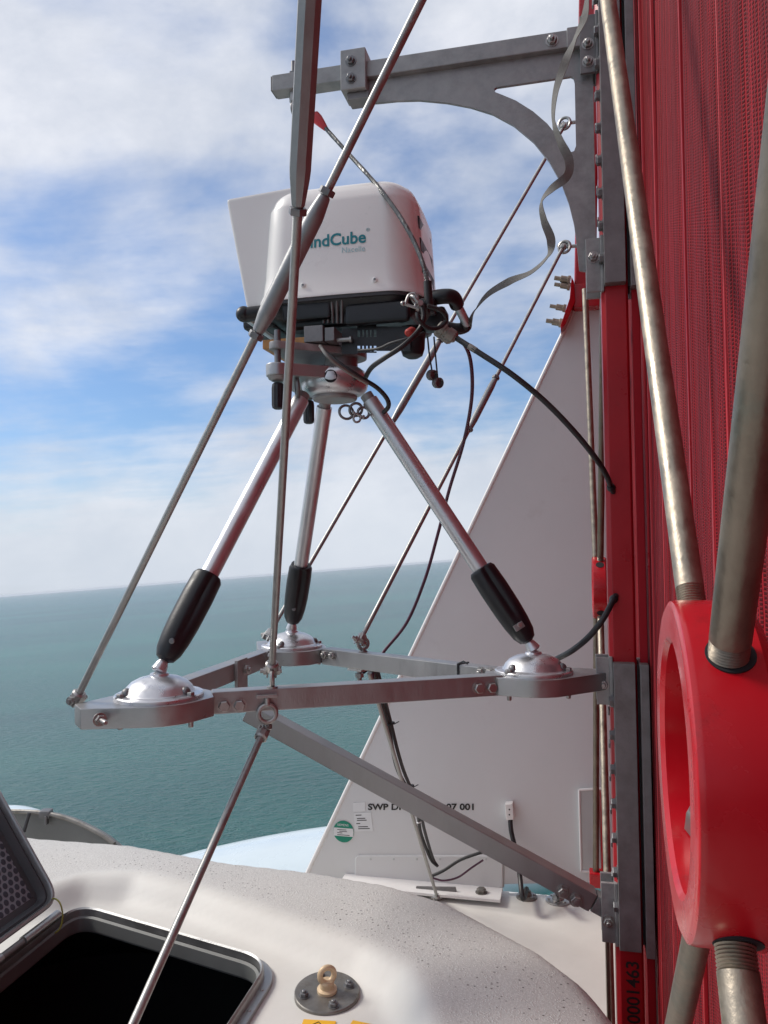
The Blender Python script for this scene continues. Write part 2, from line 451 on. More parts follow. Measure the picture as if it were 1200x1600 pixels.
def rounded(pts, r, k=6):
    o = []
    n = len(pts)
    for i in range(n):
        a, b, c = pts[i - 1], pts[i], pts[(i + 1) % n]
        d1 = (a - b).normalized(); d2 = (c - b).normalized()
        for j in range(k + 1):
            t = j / k
            p0, p2 = b + d1 * r, b + d2 * r
            o.append(p0 * (1 - t) ** 2 + b * 2 * t * (1 - t) + p2 * t * t)
    return o
HATCH = rounded([HT[0], HT[1], HT[1] + HD * 0.78, HT[0] + HD * 0.92], 0.085)
HPOLY = [(p.x, p.y) for p in HATCH]
def roof_z(x, y):
    e = sd_poly(x, y, EDGE)
    p = sd_poly(x, y, PAD)
    z = ZP + (ZG - ZP) * sm(-0.045, 0.05, p)
    if e > -0.20:
        t = e + 0.20
        z -= 0.018 * (t / 0.2) ** 2 if t < 0.2 else 0.018 + 0.30 * (t - 0.2) + 2.4 * (t - 0.2) ** 1.5
    return max(z, ZD), p, e
roof_me = bpy.data.meshes.new('nacelle_roof')
FPN = P(900, 900, 3.80).dot(uB)
gx0, gx1, gy0, gy1, gs = -3.6, 1.3, -1.0, 4.35, 0.022
nxg, nyg = int((gx1 - gx0) / gs), int((gy1 - gy0) / gs)
vs = []; grit = []; keep = []
for j in range(nyg + 1):
    for i in range(nxg + 1):
        x = gx0 + i * gs; y = gy0 + j * gs
        if x < -2.2 and y < 1.0: z, p, e = ZG, 1, -1
        else: z, p, e = roof_z(x, y)
        vs.append((x, y, z)); grit.append(sm(0.03, 0.10, p) * (1 - sm(0.16, 0.30, e)))
hx0, hx1 = min(p[0] for p in HPOLY), max(p[0] for p in HPOLY); hy0, hy1 = min(p[1] for p in HPOLY), max(p[1] for p in HPOLY)
fs = []
for j in range(nyg):
    for i in range(nxg):
        x = gx0 + (i + .5) * gs; y = gy0 + (j + .5) * gs
        if hx0 < x < hx1 and hy0 < y < hy1 and sd_poly(x, y, HPOLY) < 0.013: continue
        if (x - 0.45) > 0.24 * (y - 1.2) + 0.42: continue
        if V((x, y, 0)).dot(uB) > FPN + 0.03: continue
        a = j * (nxg + 1) + i; fs.append((a, a + 1, a + nxg + 2, a + nxg + 1))
roof_me.from_pydata(vs, [], fs)
at = roof_me.attributes.new('grit', 'FLOAT', 'POINT'); at.data.foreach_set('value', grit)
roof_me.polygons.foreach_set('use_smooth', [True] * len(roof_me.polygons))
def roof_material():
    m = bpy.data.materials.new('gritty_white_roof'); m.use_nodes = True
    t = m.node_tree; N = t.nodes; L = t.links.new; b = N['Principled BSDF']
    c = N.new('ShaderNodeTexCoord'); at = N.new('ShaderNodeAttribute'); at.attribute_name = 'grit'
    def noise(s, d, r=0.6):
        n = N.new('ShaderNodeTexNoise'); L(c.outputs['Object'], n.inputs['Vector']); n.inputs['Scale'].default_value = s
        n.inputs['Detail'].default_value = d; n.inputs['Roughness'].default_value = r; return n.outputs[0]
    def mrange(v, a, b_, c_=0.0, d_=1.0):
        n = N.new('ShaderNodeMapRange'); L(v, n.inputs[0]); n.inputs[1].default_value = a; n.inputs[2].default_value = b_
        n.inputs[3].default_value = c_; n.inputs[4].default_value = d_; return n.outputs[0]
    def mul(a, b_, op='MULTIPLY'):
        n = N.new('ShaderNodeMath'); n.operation = op
        for i, v in enumerate((a, b_)):
            if isinstance(v, (int, float)): n.inputs[i].default_value = v
            else: L(v, n.inputs[i])
        return n.outputs[0]
    vo = N.new('ShaderNodeTexVoronoi'); L(c.outputs['Object'], vo.inputs['Vector']); vo.inputs['Scale'].default_value = 150
    vo2 = N.new('ShaderNodeTexVoronoi'); L(c.outputs['Object'], vo2.inputs['Vector']); vo2.inputs['Scale'].default_value = 290
    sp = N.new('ShaderNodeTexVoronoi'); L(c.outputs['Object'], sp.inputs['Vector']); sp.inputs['Scale'].default_value = 72
    spm = mul(mrange(sp.outputs['Distance'], 0.16, 0.24, 1, 0), mrange(noise(3.0, 3), 0.40, 0.60))
    sc_ = N.new('ShaderNodeSeparateColor'); L(sp.outputs['Color'], sc_.inputs[0])
    spm = mul(spm, mrange(sc_.outputs[0], 0.30, 0.45))
    spm = mul(spm, at.outputs['Fac'])
    base = N.new('ShaderNodeMixRGB'); L(mrange(noise(2.2, 8), 0.35, 0.7), base.inputs[0])
    base.inputs[1].default_value = (0.70, 0.69, 0.65, 1); base.inputs[2].default_value = (0.60, 0.585, 0.55, 1)
    g = N.new('ShaderNodeMixRGB'); L(mul(at.outputs['Fac'], 0.75), g.inputs[0]); L(base.outputs[0], g.inputs[1]); g.inputs[2].default_value = (0.60, 0.585, 0.555, 1)
    gr = N.new('ShaderNodeMixRGB'); L(mul(mul(mrange(vo.outputs['Distance'], 0.30, 0.55), at.outputs['Fac']), 0.24), gr.inputs[0])
    L(g.outputs[0], gr.inputs[1]); gr.inputs[2].default_value = (0.30, 0.28, 0.27, 1)
    s = N.new('ShaderNodeMixRGB'); L(mul(spm, 0.85), s.inputs[0]); L(gr.outputs[0], s.inputs[1]); s.inputs[2].default_value = (0.10, 0.085, 0.075, 1)
    L(s.outputs[0], b.inputs['Base Color'])
    b.inputs['Roughness'].default_value = 0.55
    # grit grains
    h = mul(mrange(vo.outputs['Distance'], 0.0, 0.45, 1, 0), mrange(noise(26, 4), 0.42, 0.62), 'MULTIPLY')
    h2 = mul(mrange(vo2.outputs['Distance'], 0.0, 0.45, 1, 0), 0.45)
    hh = mul(mul(h, h2, 'ADD'), at.outputs['Fac'])
    bp = N.new('ShaderNodeBump'); bp.inputs['Strength'].default_value = 0.8; bp.inputs['Distance'].default_value = 0.0022
    L(hh, bp.inputs['Height'])
    bp2 = N.new('ShaderNodeBump'); bp2.inputs['Strength'].default_value = 0.12; bp2.inputs['Distance'].default_value = 0.002
    L(noise(45, 4), bp2.inputs['Height']); L(bp.outputs[0], bp2.inputs['Normal']); L(bp2.outputs[0], b.inputs['Normal'])
    return m
roof_me.materials.append(roof_material())
roof = bpy.data.objects.new('nacelle_roof', roof_me); col.objects.link(roof); roof.matrix_world = MW
tag(roof, 'white moulded turbine roof with gritty anti-slip hump at the bottom of the photo', 'roof')
ORG[roof.name] = V((0, 0, 0))
# rim of the lower deck, closing it downwards
mb = MB()
hc = uB * (FPN + 0.06); ex = hc + nL * 1.2
mb.box(V((ex.x, ex.y, ZD - 0.52)), (nR, uB, Z), (5.4, 0.06, 1.0), 0.01)
build('hull_edge', mb, 'deck', roof)

# grains standing on the gritty hump (real little bumps where they show largest)
# ------------------------------------------------------------------ hatch
t = thing('roof_hatch', 'open roof hatch with dark square opening and aluminium rim, its perforated lid folded back', 'hatch', V((HT[0].x, HT[0].y, ZP)))
def ring_strip(poly, prof, closed=True):
    """poly list of plan points; prof list of (outward offset, z)"""
    n = len(poly); mb = MB(); vs = []; fs = []
    for i in range(n):
        a, b, c = poly[i - 1], poly[i], poly[(i + 1) % n]
        tdir = ((b - a).normalized() + (c - b).normalized()).normalized()
        o = V((-tdir.y, tdir.x, 0))           # polygon is clockwise -> left is outward
        for off, z in prof: vs.append(V((b.x + o.x * off, b.y + o.y * off, z)))
    k = len(prof)
    for i in range(n):
        for j in range(k - 1):
            fs.append((i * k + j, i * k + j + 1, ((i + 1) % n) * k + j + 1, ((i + 1) % n) * k + j))
    return mb.add(vs, fs)
HATCH2 = rounded([HT[0], HT[1], HT[1] + HD * 0.78, HT[0] + HD * 0.92], 0.085, 10)
build('rim', ring_strip(HATCH2, [(0.030, ZP - 0.004), (0.030, ZP + 0.010), (0.026, ZP + 0.012), (0.010, ZP + 0.012), (0.008, ZP + 0.030), (0.004, ZP + 0.034), (0.0, ZP + 0.030), (-0.002, ZP - 0.030)]), 'alu_plate', t)
build('seal', ring_strip(HATCH2, [(-0.003, ZP + 0.012), (-0.010, ZP + 0.008), (-0.010, ZP - 0.025), (-0.004, ZP - 0.034)]), 'hood_grey', t)
mb = ring_strip(HATCH2, [(0.0, ZP - 0.030), (0.05, ZP - 0.045), (0.4, ZP - 0.3), (0.4, ZP - 1.5)])
n0 = len(HATCH2); mb.f.append(tuple(i * 4 + 3 for i in range(n0)))
build('well', mb, 'void', t)
for k in range(9):
    q = HT[1] + HD * (0.10 + 0.085 * k) - V((HD.y, -HD.x, 0)) * 0.0
    o = V((-HD.y, HD.x, 0)); o = o if o.x > 0 else -o
    mb = MB().lathe(V((q.x + o.x * .019, q.y + o.y * .019, ZP + .012)), Z, [(.005, 0), (.004, .002), (.0, .003)], 12)
    build('rivet', mb, 'bolt', t)
# lid
LC = P(91, 1408, 2.17)
e1 = V((-0.235, -0.97, -0.02)).normalized(); e2 = V((-0.53, 0.07, 0.80)).normalized(); e2 = (e2 - e1 * e2.dot(e1)).normalized()
en = e1.cross(e2).normalized()
if en.dot(-LC) < 0: en = -en                    # towards the viewer
LWd, LHt = 0.95, 0.66
lp = [LC, LC + e2 * LHt, LC + e2 * LHt + e1 * LWd, LC + e1 * LWd]
lr = rounded(lp, 0.06, 8)
def inset(poly, d):
    c = sum(poly, V((0, 0, 0))) / len(poly); o = []
    n = len(poly)
    for i in range(n):
        tdir = (poly[(i + 1) % n] - poly[i - 1]).normalized(); s_ = en.cross(tdir)
        if s_.dot(c - poly[i]) < 0: s_ = -s_
        o.append(poly[i] + s_ * d)
    return o
lid = build('lid', MB().prism([p - en * 0.035 for p in lr], en, 0.012), 'alu_plate', t)
mb = MB(); prof = [(0, -0.023), (0, 0.010), (0.003, 0.013), (0.010, 0.013), (0.013, 0.008), (0.013, -0.010)]
loops = [[p + en * h for p in inset(lr, d)] for d, h in prof]
k = len(lr); vs = [p for lo in loops for p in lo]
mb.add(vs, [(i * k + j, i * k + (j + 1) % k, (i + 1) * k + (j + 1) % k, (i + 1) * k + j) for i in range(len(prof) - 1) for j in range(k)])
build('lid_frame', mb, 'alu_plate', t)
mb = MB(); prof = [(0.0131, -0.004), (0.020, -0.002), (0.026, -0.008), (0.030, -0.022), (0.048, -0.022)]
loops = [[p + en * h for p in inset(lr, d)] for d, h in prof]
vs = [p for lo in loops for p in lo]
mb.add(vs, [(i * k + j, i * k + (j + 1) % k, (i + 1) * k + (j + 1) % k, (i + 1) * k + j) for i in range(len(prof) - 1) for j in range(k)])
build('lid_seal', mb, 'dark_grey', t)
def perf_material():
    m = bpy.data.materials.new('perforated_liner'); m.use_nodes = True
    t_ = m.node_tree; N = t_.nodes; L = t_.links.new; b = N['Principled BSDF']
    c = N.new('ShaderNodeTexCoord')
    uvn = N.new('ShaderNodeUVMap'); uvn.uv_map = 'holes'
    def dots(off):
        a = N.new('ShaderNodeVectorMath'); a.operation = 'ADD'; L(uvn.outputs[0], a.inputs[0]); a.inputs[1].default_value = (off[0], off[1], 0)
        w = N.new('ShaderNodeVectorMath'); w.operation = 'MODULO' ; L(a.outputs[0], w.inputs[0]); w.inputs[1].default_value = (1, 1.732, 10)
        s = N.new('ShaderNodeVectorMath'); s.operation = 'DISTANCE'; L(w.outputs[0], s.inputs[0]); s.inputs[1].default_value = (0.5, 0.866, 0)
        mr = N.new('ShaderNodeMapRange'); L(s.outputs['Value'], mr.inputs[0]); mr.inputs[1].default_value = 0.36; mr.inputs[2].default_value = 0.40
        mr.inputs[3].default_value = 1; mr.inputs[4].default_value = 0; return mr.outputs[0]
    mxx = N.new('ShaderNodeMath'); mxx.operation = 'MAXIMUM'; L(dots((0, 0)), mxx.inputs[0]); L(dots((0.5, 0.866)), mxx.inputs[1])
    mx = N.new('ShaderNodeMixRGB'); L(mxx.outputs[0], mx.inputs[0]); mx.inputs[1].default_value = (0.22, 0.22, 0.25, 1); mx.inputs[2].default_value = (0.05, 0.053, 0.07, 1)
    L(mx.outputs[0], b.inputs['Base Color']); b.inputs['Roughness'].default_value = 0.35
    b.inputs['Metallic'].default_value = 0.3
    bp = N.new('ShaderNodeBump'); bp.inputs['Strength'].default_value = 0.6; bp.inputs['Distance'].default_value = 0.003; bp.invert = True
    L(mxx.outputs[0], bp.inputs['Height']); L(bp.outputs[0], b.inputs['Normal'])
    return m
li = inset(lr, 0.047)
o = build('liner', MB().add([p - en * 0.0215 for p in li], [tuple(range(len(li)))]), perf_material(), t)
uvl = o.data.uv_layers.new(name='holes')
for l in o.data.loops:
    v = o.data.vertices[l.vertex_index].co + ORG[t.name] - LC
    uvl.data[l.index].uv = (v.dot(e1) / 0.0215 + 100, v.dot(e2) / 0.0215 + 173.2)
# hinge
hb = LC + e1 * 0.02 + V((0.012, 0, -0.026))
for a_, b_ in ((0.0, 0.14), (0.22, 0.50), (0.58, 0.9)):
    build('hinge', MB().tube([hb + e1 * a_, hb + e1 * b_], 0.012, 14), 'alu_plate', t)
for a_ in (0.14, 0.50):
    build('hinge_knuckle', MB().tube([hb + e1 * (a_ + 0.002), hb + e1 * (a_ + 0.078)], 0.009, 14), 'alu_dark', t)
rim_pt = lambda t_: V((HT[0].x, HT[0].y, ZP + 0.036)) + HD * t_ + V((0.004, 0, 0))
build('hinge_leaf', MB().prism([hb + e1 * 0.0 + Z * -.006, hb + e1 * 0.92 + Z * -.006, rim_pt(0.96), rim_pt(0.05)], Z, -0.004, 0.001), 'alu_plate', t)
for k in range(8):
    f_ = (0.5 + k) / 8.4
    build('rivet', MB().lathe((hb + e1 * .92 * f_).lerp(rim_pt(.05 + .91 * f_), .62) + Z * .0015 - Z * .004, Z, [(.006, 0), (.005, .002), (.0, .003)], 12), 'bolt', t)
solo('bonding_wire', MB().tube(spline([P(70, 1412, 2.16), P(84, 1404, 2.14), P(94, 1412, 2.12), P(98, 1432, 2.12), P(94, 1450, 2.12), P(86, 1458, 2.12)]), 0.0022, 8),
     'yellow_wire', P(84, 1404, 2.14), 'thin yellow green wire looping from the open hatch lid to its rim', 'wire')

# ------------------------------------------------------------------ lifting eye on the roof
zc = ZP
lc = F(511, 1557, zc) + Z * 0.006
t = thing('lifting_point', 'round stained steel plate with an ivory lifting eye bolted on the white roof', 'lifting eye', lc)
tilt = (Z + V((0.02, -0.09, 0))).normalized()
build('base_plate', MB().lathe(lc - tilt * 0.004, tilt, [(0.078, 0), (0.078, 0.010), (0.076, 0.012)], 56), 'dark_steel', t)
ta = tilt.cross(V((0, 1, 0))).normalized(); tb = tilt.cross(ta)
for an in (20, 110, 200, 290):
    q = lc + (ta * math.cos(R(an)) + tb * math.sin(R(an))) * 0.056 + tilt * 0.008
    bolt(t, q, tilt, 0.019, 'bolt_dark', 0.006)
e = build('eye_nut', MB().lathe(lc + tilt * 0.008, tilt, [(0.024, 0), (0.024, 0.006), (0.017, 0.009), (0.017, 0.022), (0.014, 0.026)], 28), 'ivory', t)
ax = V((0.35, -1, 0)).normalized()
build('eye', MB().torus(lc + tilt * 0.047, ax, 0.0175, 0.0068, 28, 12), 'ivory', t)
def sticker(cx_, cy_, w, h, ang, txt, label):
    c = F(cx_, cy_, ZP) + Z * 0.002; xd = V((math.cos(ang), math.sin(ang), 0)); yd = V((-math.sin(ang), math.cos(ang), 0))
    t = thing('warning_sticker', label, 'sticker', c, 'yellow stickers on the roof')
    build('backing', MB().box(c, (xd, yd, Z), (w, h, 0.001)), 'yellow', t)
    fr = MB()
    a_, b_, c_ = c + yd * h * .32 - xd * w * .02, c - yd * h * .25 - xd * w * .33, c - yd * h * .25 + xd * w * .25
    for q, s_ in ((a_, b_), (b_, c_), (c_, a_)): fr.tube([q + Z * .0006, s_ + Z * .0006], 0.0011, 6)
    build('symbol', fr, 'ink', t)
    return t
sticker(497, 1604, 0.075, 0.040, -0.12, '!', 'yellow warning sticker below the lifting eye, left one of two')
sticker(561, 1609, 0.050, 0.050, -0.35, '!', 'yellow warning sticker below the lifting eye, right one of two')

# ------------------------------------------------------------------ grey curved cover and pale rotor parts behind
mb = MB(); vs = []; fs = []
arc = [P(-60, 1262, 3.7), P(0, 1266, 3.66), P(60, 1268, 3.6), P(105, 1277, 3.55), P(140, 1292, 3.5), P(170, 1309, 3.45), P(200, 1335, 3.4)]
arc = spline(arc, 6)
cvt = thing('curved_cover', 'dark grey curved cover with pale lip rising behind the white roof at far left', 'cover', V((arc[0].x, arc[0].y, -1.7)))
vs = []
for p in arc:
    for off, z in ((0.0, p.z), (0.03, p.z - 0.004), (0.10, p.z - 0.05), (0.10, -1.75), (0.0, -1.75)):
        vs.append(V((p.x - 0 * off, p.y + off, z)))
k = 5; n0 = len(arc)
fs = [(i * k + j, i * k + (j + 1) % k, (i + 1) * k + (j + 1) % k, (i + 1) * k + j) for i in range(n0 - 1) for j in range(k)] + [tuple(range(k)), tuple((n0 - 1) * k + j for j in range(k))]
build('shell', MB().add(vs, fs), 'hood_grey', cvt)
build('lip', MB().tube([p + V((0, -0.012, 0.0)) for p in arc[:-4]], 0.010, 8), 'dark_steel', cvt)
build('latch', MB().box(P(72, 1271, 3.58), (V((1, 0, 0)), V((0, 1, 0)), Z), (0.05, 0.05, 0.035), 0.008).box(P(73, 1281, 3.56), (V((1, 0, 0)), V((0, 1, 0)), Z), (0.012, 0.03, 0.04), 0.004), 'bolt_dark', cvt)
build('rib', MB().tube([P(46, 1270, 3.58), P(37, 1300, 3.56)], 0.008, 8), 'dark_grey', cvt)
mb = MB()
pts = [P(-60, 1262, 4.6), P(0, 1262, 4.5), P(30, 1264, 4.4), P(62, 1276, 4.3), P(90, 1300, 4.3)]
mb.tube(spline([p - V((0, 0, .12)) for p in pts], 6), 0.13, 20)
solo('rear_fairing', mb, 'blade', P(0, 1280, 4.5), 'white fairing just visible above the grey curved cover', 'fairing')

# pale blade root / nose lying low behind the roof
mb = MB(); vs = []; fs = []
K = 44; n = 40
A0, A1 = P(150, 1400, 8.5), P(1000, 1320, 8.0)
for i in range(K + 1):
    s = i / K; c = A0.lerp(A1, s)
    w = 0.62 * math.sin(math.pi * min(1, max(0.0, s * 0.92 + 0.04))) ** 0.62
    for j in range(n):
        an = 2 * math.pi * j / n
        vs.append(c + V((0, 1, 0)) * math.cos(an) * w * 1.3 + Z * math.sin(an) * w * 0.66)
for i in range(K):
    for j in range(n): fs.append((i * n + j, i * n + (j + 1) % n, (i + 1) * n + (j + 1) % n, (i + 1) * n + j))
fs += [tuple(range(n)), tuple(K * n + j for j in range(n))]
solo('rotor_blade', MB().add(vs, fs), 'blade', A0, 'smooth pale blue white rotor blade lying low behind the roof and fin', 'blade')

# ================================================================== FIN
FP = P(900, 900, 3.80); FN = (-uB)
def fp(px, py, off=0.0): return RP(px, py, FP, FN) + FN * off
fin = thing('side_fin', 'tall white triangular fin standing behind the lidar frame beside the red fence', 'fin', fp(700, 1388))
poly = [(897, 484), (912, 458), (1010, 440), (1015, 1378), (800, 1382), (480, 1388), (478, 1368)]
build('panel', MB().prism([fp(a, b, 0.0) for a, b in poly], -FN, 0.045, 0.006), 'fin', fin)
# pale rolled edge
build('edge_trim', MB().tube([fp(479, 1366, -0.004), fp(897, 484, -0.004)], 0.0115, 10), 'white_edge', fin)
# raised foot
foot = [(555, 1386), (556, 1339), (560, 1336), (778, 1336), (786, 1343), (786, 1386)]
build('foot_panel', MB().prism([fp(a, b, 0.012) for a, b in foot], -FN, 0.020, 0.006), 'fin', fin)
a = fp(786, 1386, 0.0); b = fp(540, 1388, 0.0)
fz = a.z
q0 = V((a.x, a.y, fz)); q1 = V((b.x, b.y, fz))
build('base_flange', MB().prism([q0 + FN * 0.0, q1, q1 + FN * 0.14, q0 + FN * 0.14], -Z, 0.014, 0.003), 'white_edge', fin)
fl = q0.lerp(q1, 0.12) + FN * 0.08
bolt(fin, V((fl.x, fl.y, fz)), Z, 0.040, 'dark_steel', 0.0)
pl = [(656, 1372), (716, 1373), (719, 1384), (714, 1394), (656, 1391)]
build('anchor_plate', MB().prism([fp(a, b, 0.10) for a, b in pl], -FN, 0.012, 0.002), 'alu_dark', fin)
bolt(fin, fp(713, 1385, 0.10), FN, 0.016, 'bolt')
bolt(fin, fp(697, 1386, 0.10), FN, 0.018, 'bolt', 0.01)
# recessed access panel at right
ap = [(905, 1232), (934, 1230), (940, 1360), (908, 1358)]
build('access_panel', MB().prism([fp(a, b, 0.022) for a, b in ap], -FN, 0.022, 0.003), 'pale_panel', fin)
apf = MB()
for (a, b), (c, d) in (((905, 1232), (940, 1230)), ((905, 1232), (908, 1358)), ((908, 1358), (940, 1360))):
    apf.tube([fp(a, b, 0.022), fp(c, d, 0.022)], 0.006, 6)
build('access_frame', apf, 'white_edge', fin)
# lettering, partly worn
sx = (fp(740, 1262) - fp(574, 1262)); xd = sx.normalized()
tm = text_mb('SWP DK 2802 33 07 001', 0.0335, None, V((1, 0, 0)), Z, proj=None) if False else None
o0 = fp(575, 1265, 0.002)
full = text_mb('SWP DK 2804-35-07 001', 0.042, o0, xd, Z, thick=0, bold=0.0012)
wmax = max((v - o0).dot(xd) for v in full.v); k = sx.length / wmax
for i, v in enumerate(full.v):
    d = (v - o0).dot(xd); full.v[i] = v + xd * (d * k - d)
build('lettering', full, 'ink', fin)
for (a_, b_) in (((786, 1336), (786, 1386)),):
    build('foot_seam', MB().tube([fp(a_[0] + 1, a_[1], .0), fp(b_[0] + 1, b_[1], .0)], .0035, 6), 'pale_panel', fin)
for k in range(6):
    q = (580 + 36 * k, 1341)
    build('rivet', MB().lathe(fp(q[0], q[1], .012), FN, [(.0055, 0), (.005, .002), (0, .003)], 10), 'pale_panel', fin)
# labels on the fin
for (poly_, m_, nm, lb) in (
    ([(552, 1254), (571, 1253), (571, 1267), (552, 1268)], 'paper', 'sticker', None),
    ([(553, 1270), (580, 1269), (583, 1298), (555, 1299)], 'paper', 'sticker', None)):
    s_ = build(nm, MB().prism([fp(a, b, 0.0025) for a, b in poly_], -FN, 0.002), m_, fin)
ln = MB()
for yy, x0_, x1_ in ((1273, 556, 565), (1278, 558, 571), (1281, 558, 573), (1286, 557, 563), (1291, 560, 575), (1294, 560, 578)):
    ln.prism([fp(x0_, yy, 0.0032), fp(x1_, yy - .4, 0.0032), fp(x1_, yy + .8, 0.0032), fp(x0_, yy + 1.2, 0.0032)], -FN, 0.0005)
build('printed_lines', ln, 'ink', fin)
cc = fp(537, 1299, 0.003); rr_ = 16.5 / FPX * cc.y
build('round_sticker', MB().lathe(cc - FN * .002, FN, [(rr_, 0), (rr_, 0.0025)], 40), 'green', fin)
xa = nR
mb = MB().prism([cc + FN * .0012 + xa * a * rr_ + Z * b * rr_ for a, b in ((-.93, .33), (.93, .33), (.985, 0), (.93, -.42), (-.93, -.42), (-.985, 0))], FN, 0.0006)
build('sticker_field', mb, 'paper', fin)
tt = text_mb('SIEMENS', rr_ * 0.30, cc + FN * .0016 - xa * rr_ * .60 + Z * rr_ * .52, xa, Z)
build('sticker_lettering', tt, 'paper', fin)
ln = MB()
for b_, a0_, a1_ in ((.2, -.6, .3), (.05, -.4, .35), (-.1, -.6, -.1), (-.28, -.6, .6)):
    ln.prism([cc + FN * .0022 + xa * a * rr_ + Z * b * rr_ for a, b in ((a0_, b_), (a1_, b_), (a1_, b_ - .05), (a0_, b_ - .05))], FN, 0.0004)
build('sticker_print', ln, 'ink', fin)
# small conduit box
bx = thing('junction_box', 'small white cable box fixed on the fin above a black cable', 'cable box', fp(796, 1275))
build('case', MB().prism([fp(a, b, 0.045) for a, b in ((790, 1252), (802, 1251), (804, 1276), (792, 1277))], -FN, 0.045, 0.004), 'white', bx)
for yy in (1260, 1268): build('screw', MB().lathe(fp(797, yy, 0.045), FN, [(.004, 0), (.0035, .002)], 10), 'ink', bx)
def cable(name, pts, r, m, label, cat='cable', group=None, n=10):
    p = spline(pts, 8)
    return solo(name, MB().tube(p, r, n), m, p[0], label, cat, group)
dz = F(823, 1402, ZD)
cable('supply_cable', [fp(798, 1275, .03), fp(800, 1292, .05), fp(806, 1315, .07), fp(814, 1345, .12), fp(821, 1375, .2), V((dz.x, dz.y, ZD + 0.04))], 0.0115, 'black_rubber', 'thick black cable running from the white box on the fin down to a deck gland')
for (gx, gy, s_, lb) in ((823, 1402, 0.05, 'metal cable gland on the white deck with the thick black cable in it'), (872, 1408, 0.058, 'silver round fitting on the white deck partly behind the diagonal brace')):
    g = F(gx, gy, ZD); t = thing('deck_gland', lb, 'gland', g, 'round fittings on the deck')
    build('flange', MB().lathe(g, Z, [(s_, 0), (s_, 0.006), (s_ * .9, 0.010), (s_ * .5, 0.012), (s_ * .42, 0.03), (s_ * .3, 0.034)], 32), 'dark_steel' if gx < 850 else 'alu_plate', t)
    for k in range(6):
        an = k * math.pi / 3; bolt(t, g + V((math.cos(an), math.sin(an), 0)) * s_ * .75 + Z * .009, Z, 0.012, 'bolt')
cable('loop_cable', [fp(772, 1318, .14), fp(800, 1316, .12), fp(828, 1328, .10), fp(850, 1350, .08), fp(866, 1375, .1), F(872, 1400, ZD + 0.10), F(872, 1407, ZD + 0.02)], 0.0075, 'black_rubber', 'black cable arching behind the brace over to the silver deck fitting')
cable('earth_cable', [fp(680, 1352, .13), fp(700, 1342, .14), fp(725, 1326, .14), fp(752, 1316, .14), fp(775, 1310, .13)], 0.0075, 'black_rubber', 'black cable curving from the tied bundle across the fin foot')
cable('thin_cable', [fp(682, 1354, .13), fp(700, 1357, .14), fp(722, 1352, .14), fp(742, 1338, .14), fp(760, 1326, .14)], 0.0045, 'purple', 'thin purple cable sagging below the black one at the fin foot')

# ================================================================== FENCE: posts, netting, rings, rods
PC = V((0.671, 2.292, 0))                        # plan position of the post that carries the brackets
def L3(r, u, z): return PC + nR * r + uB * u + Z * z
AX = (nR, uB, Z)
def lbox(mb, r0, r1, u0, u1, z0, z1, bevel=0.0):
    return mb.box(L3((r0 + r1) / 2, (u0 + u1) / 2, (z0 + z1) / 2), AX, (r1 - r0, u1 - u0, z1 - z0), bevel)
def zat(py, u=-0.075, r=0.0, px=965):
    d = (PC + nR * r + uB * u)
    rr = ray(px, py); return rr.z * d.y / rr.y
post = thing('fence_post', 'square red post carrying the grey clamps of the lidar brackets', 'post', L3(0, 0, ZD))
pr = [(-0.0335, 0.045), (-0.0335, -0.031), (-0.022, -0.042), (0.034, -0.042), (0.040, -0.036), (0.040, 0.045)]
build('column', MB().prism([L3(a, b, ZD) for a, b in pr], Z, 4.0, 0.002), 'red_post', post)
tx = text_mb('0001463', 0.049, L3(0.026, -0.0425, zat(1599, -0.0425)), Z, nL, bold=0.0008)
build('lettering', tx, 'ink', post)

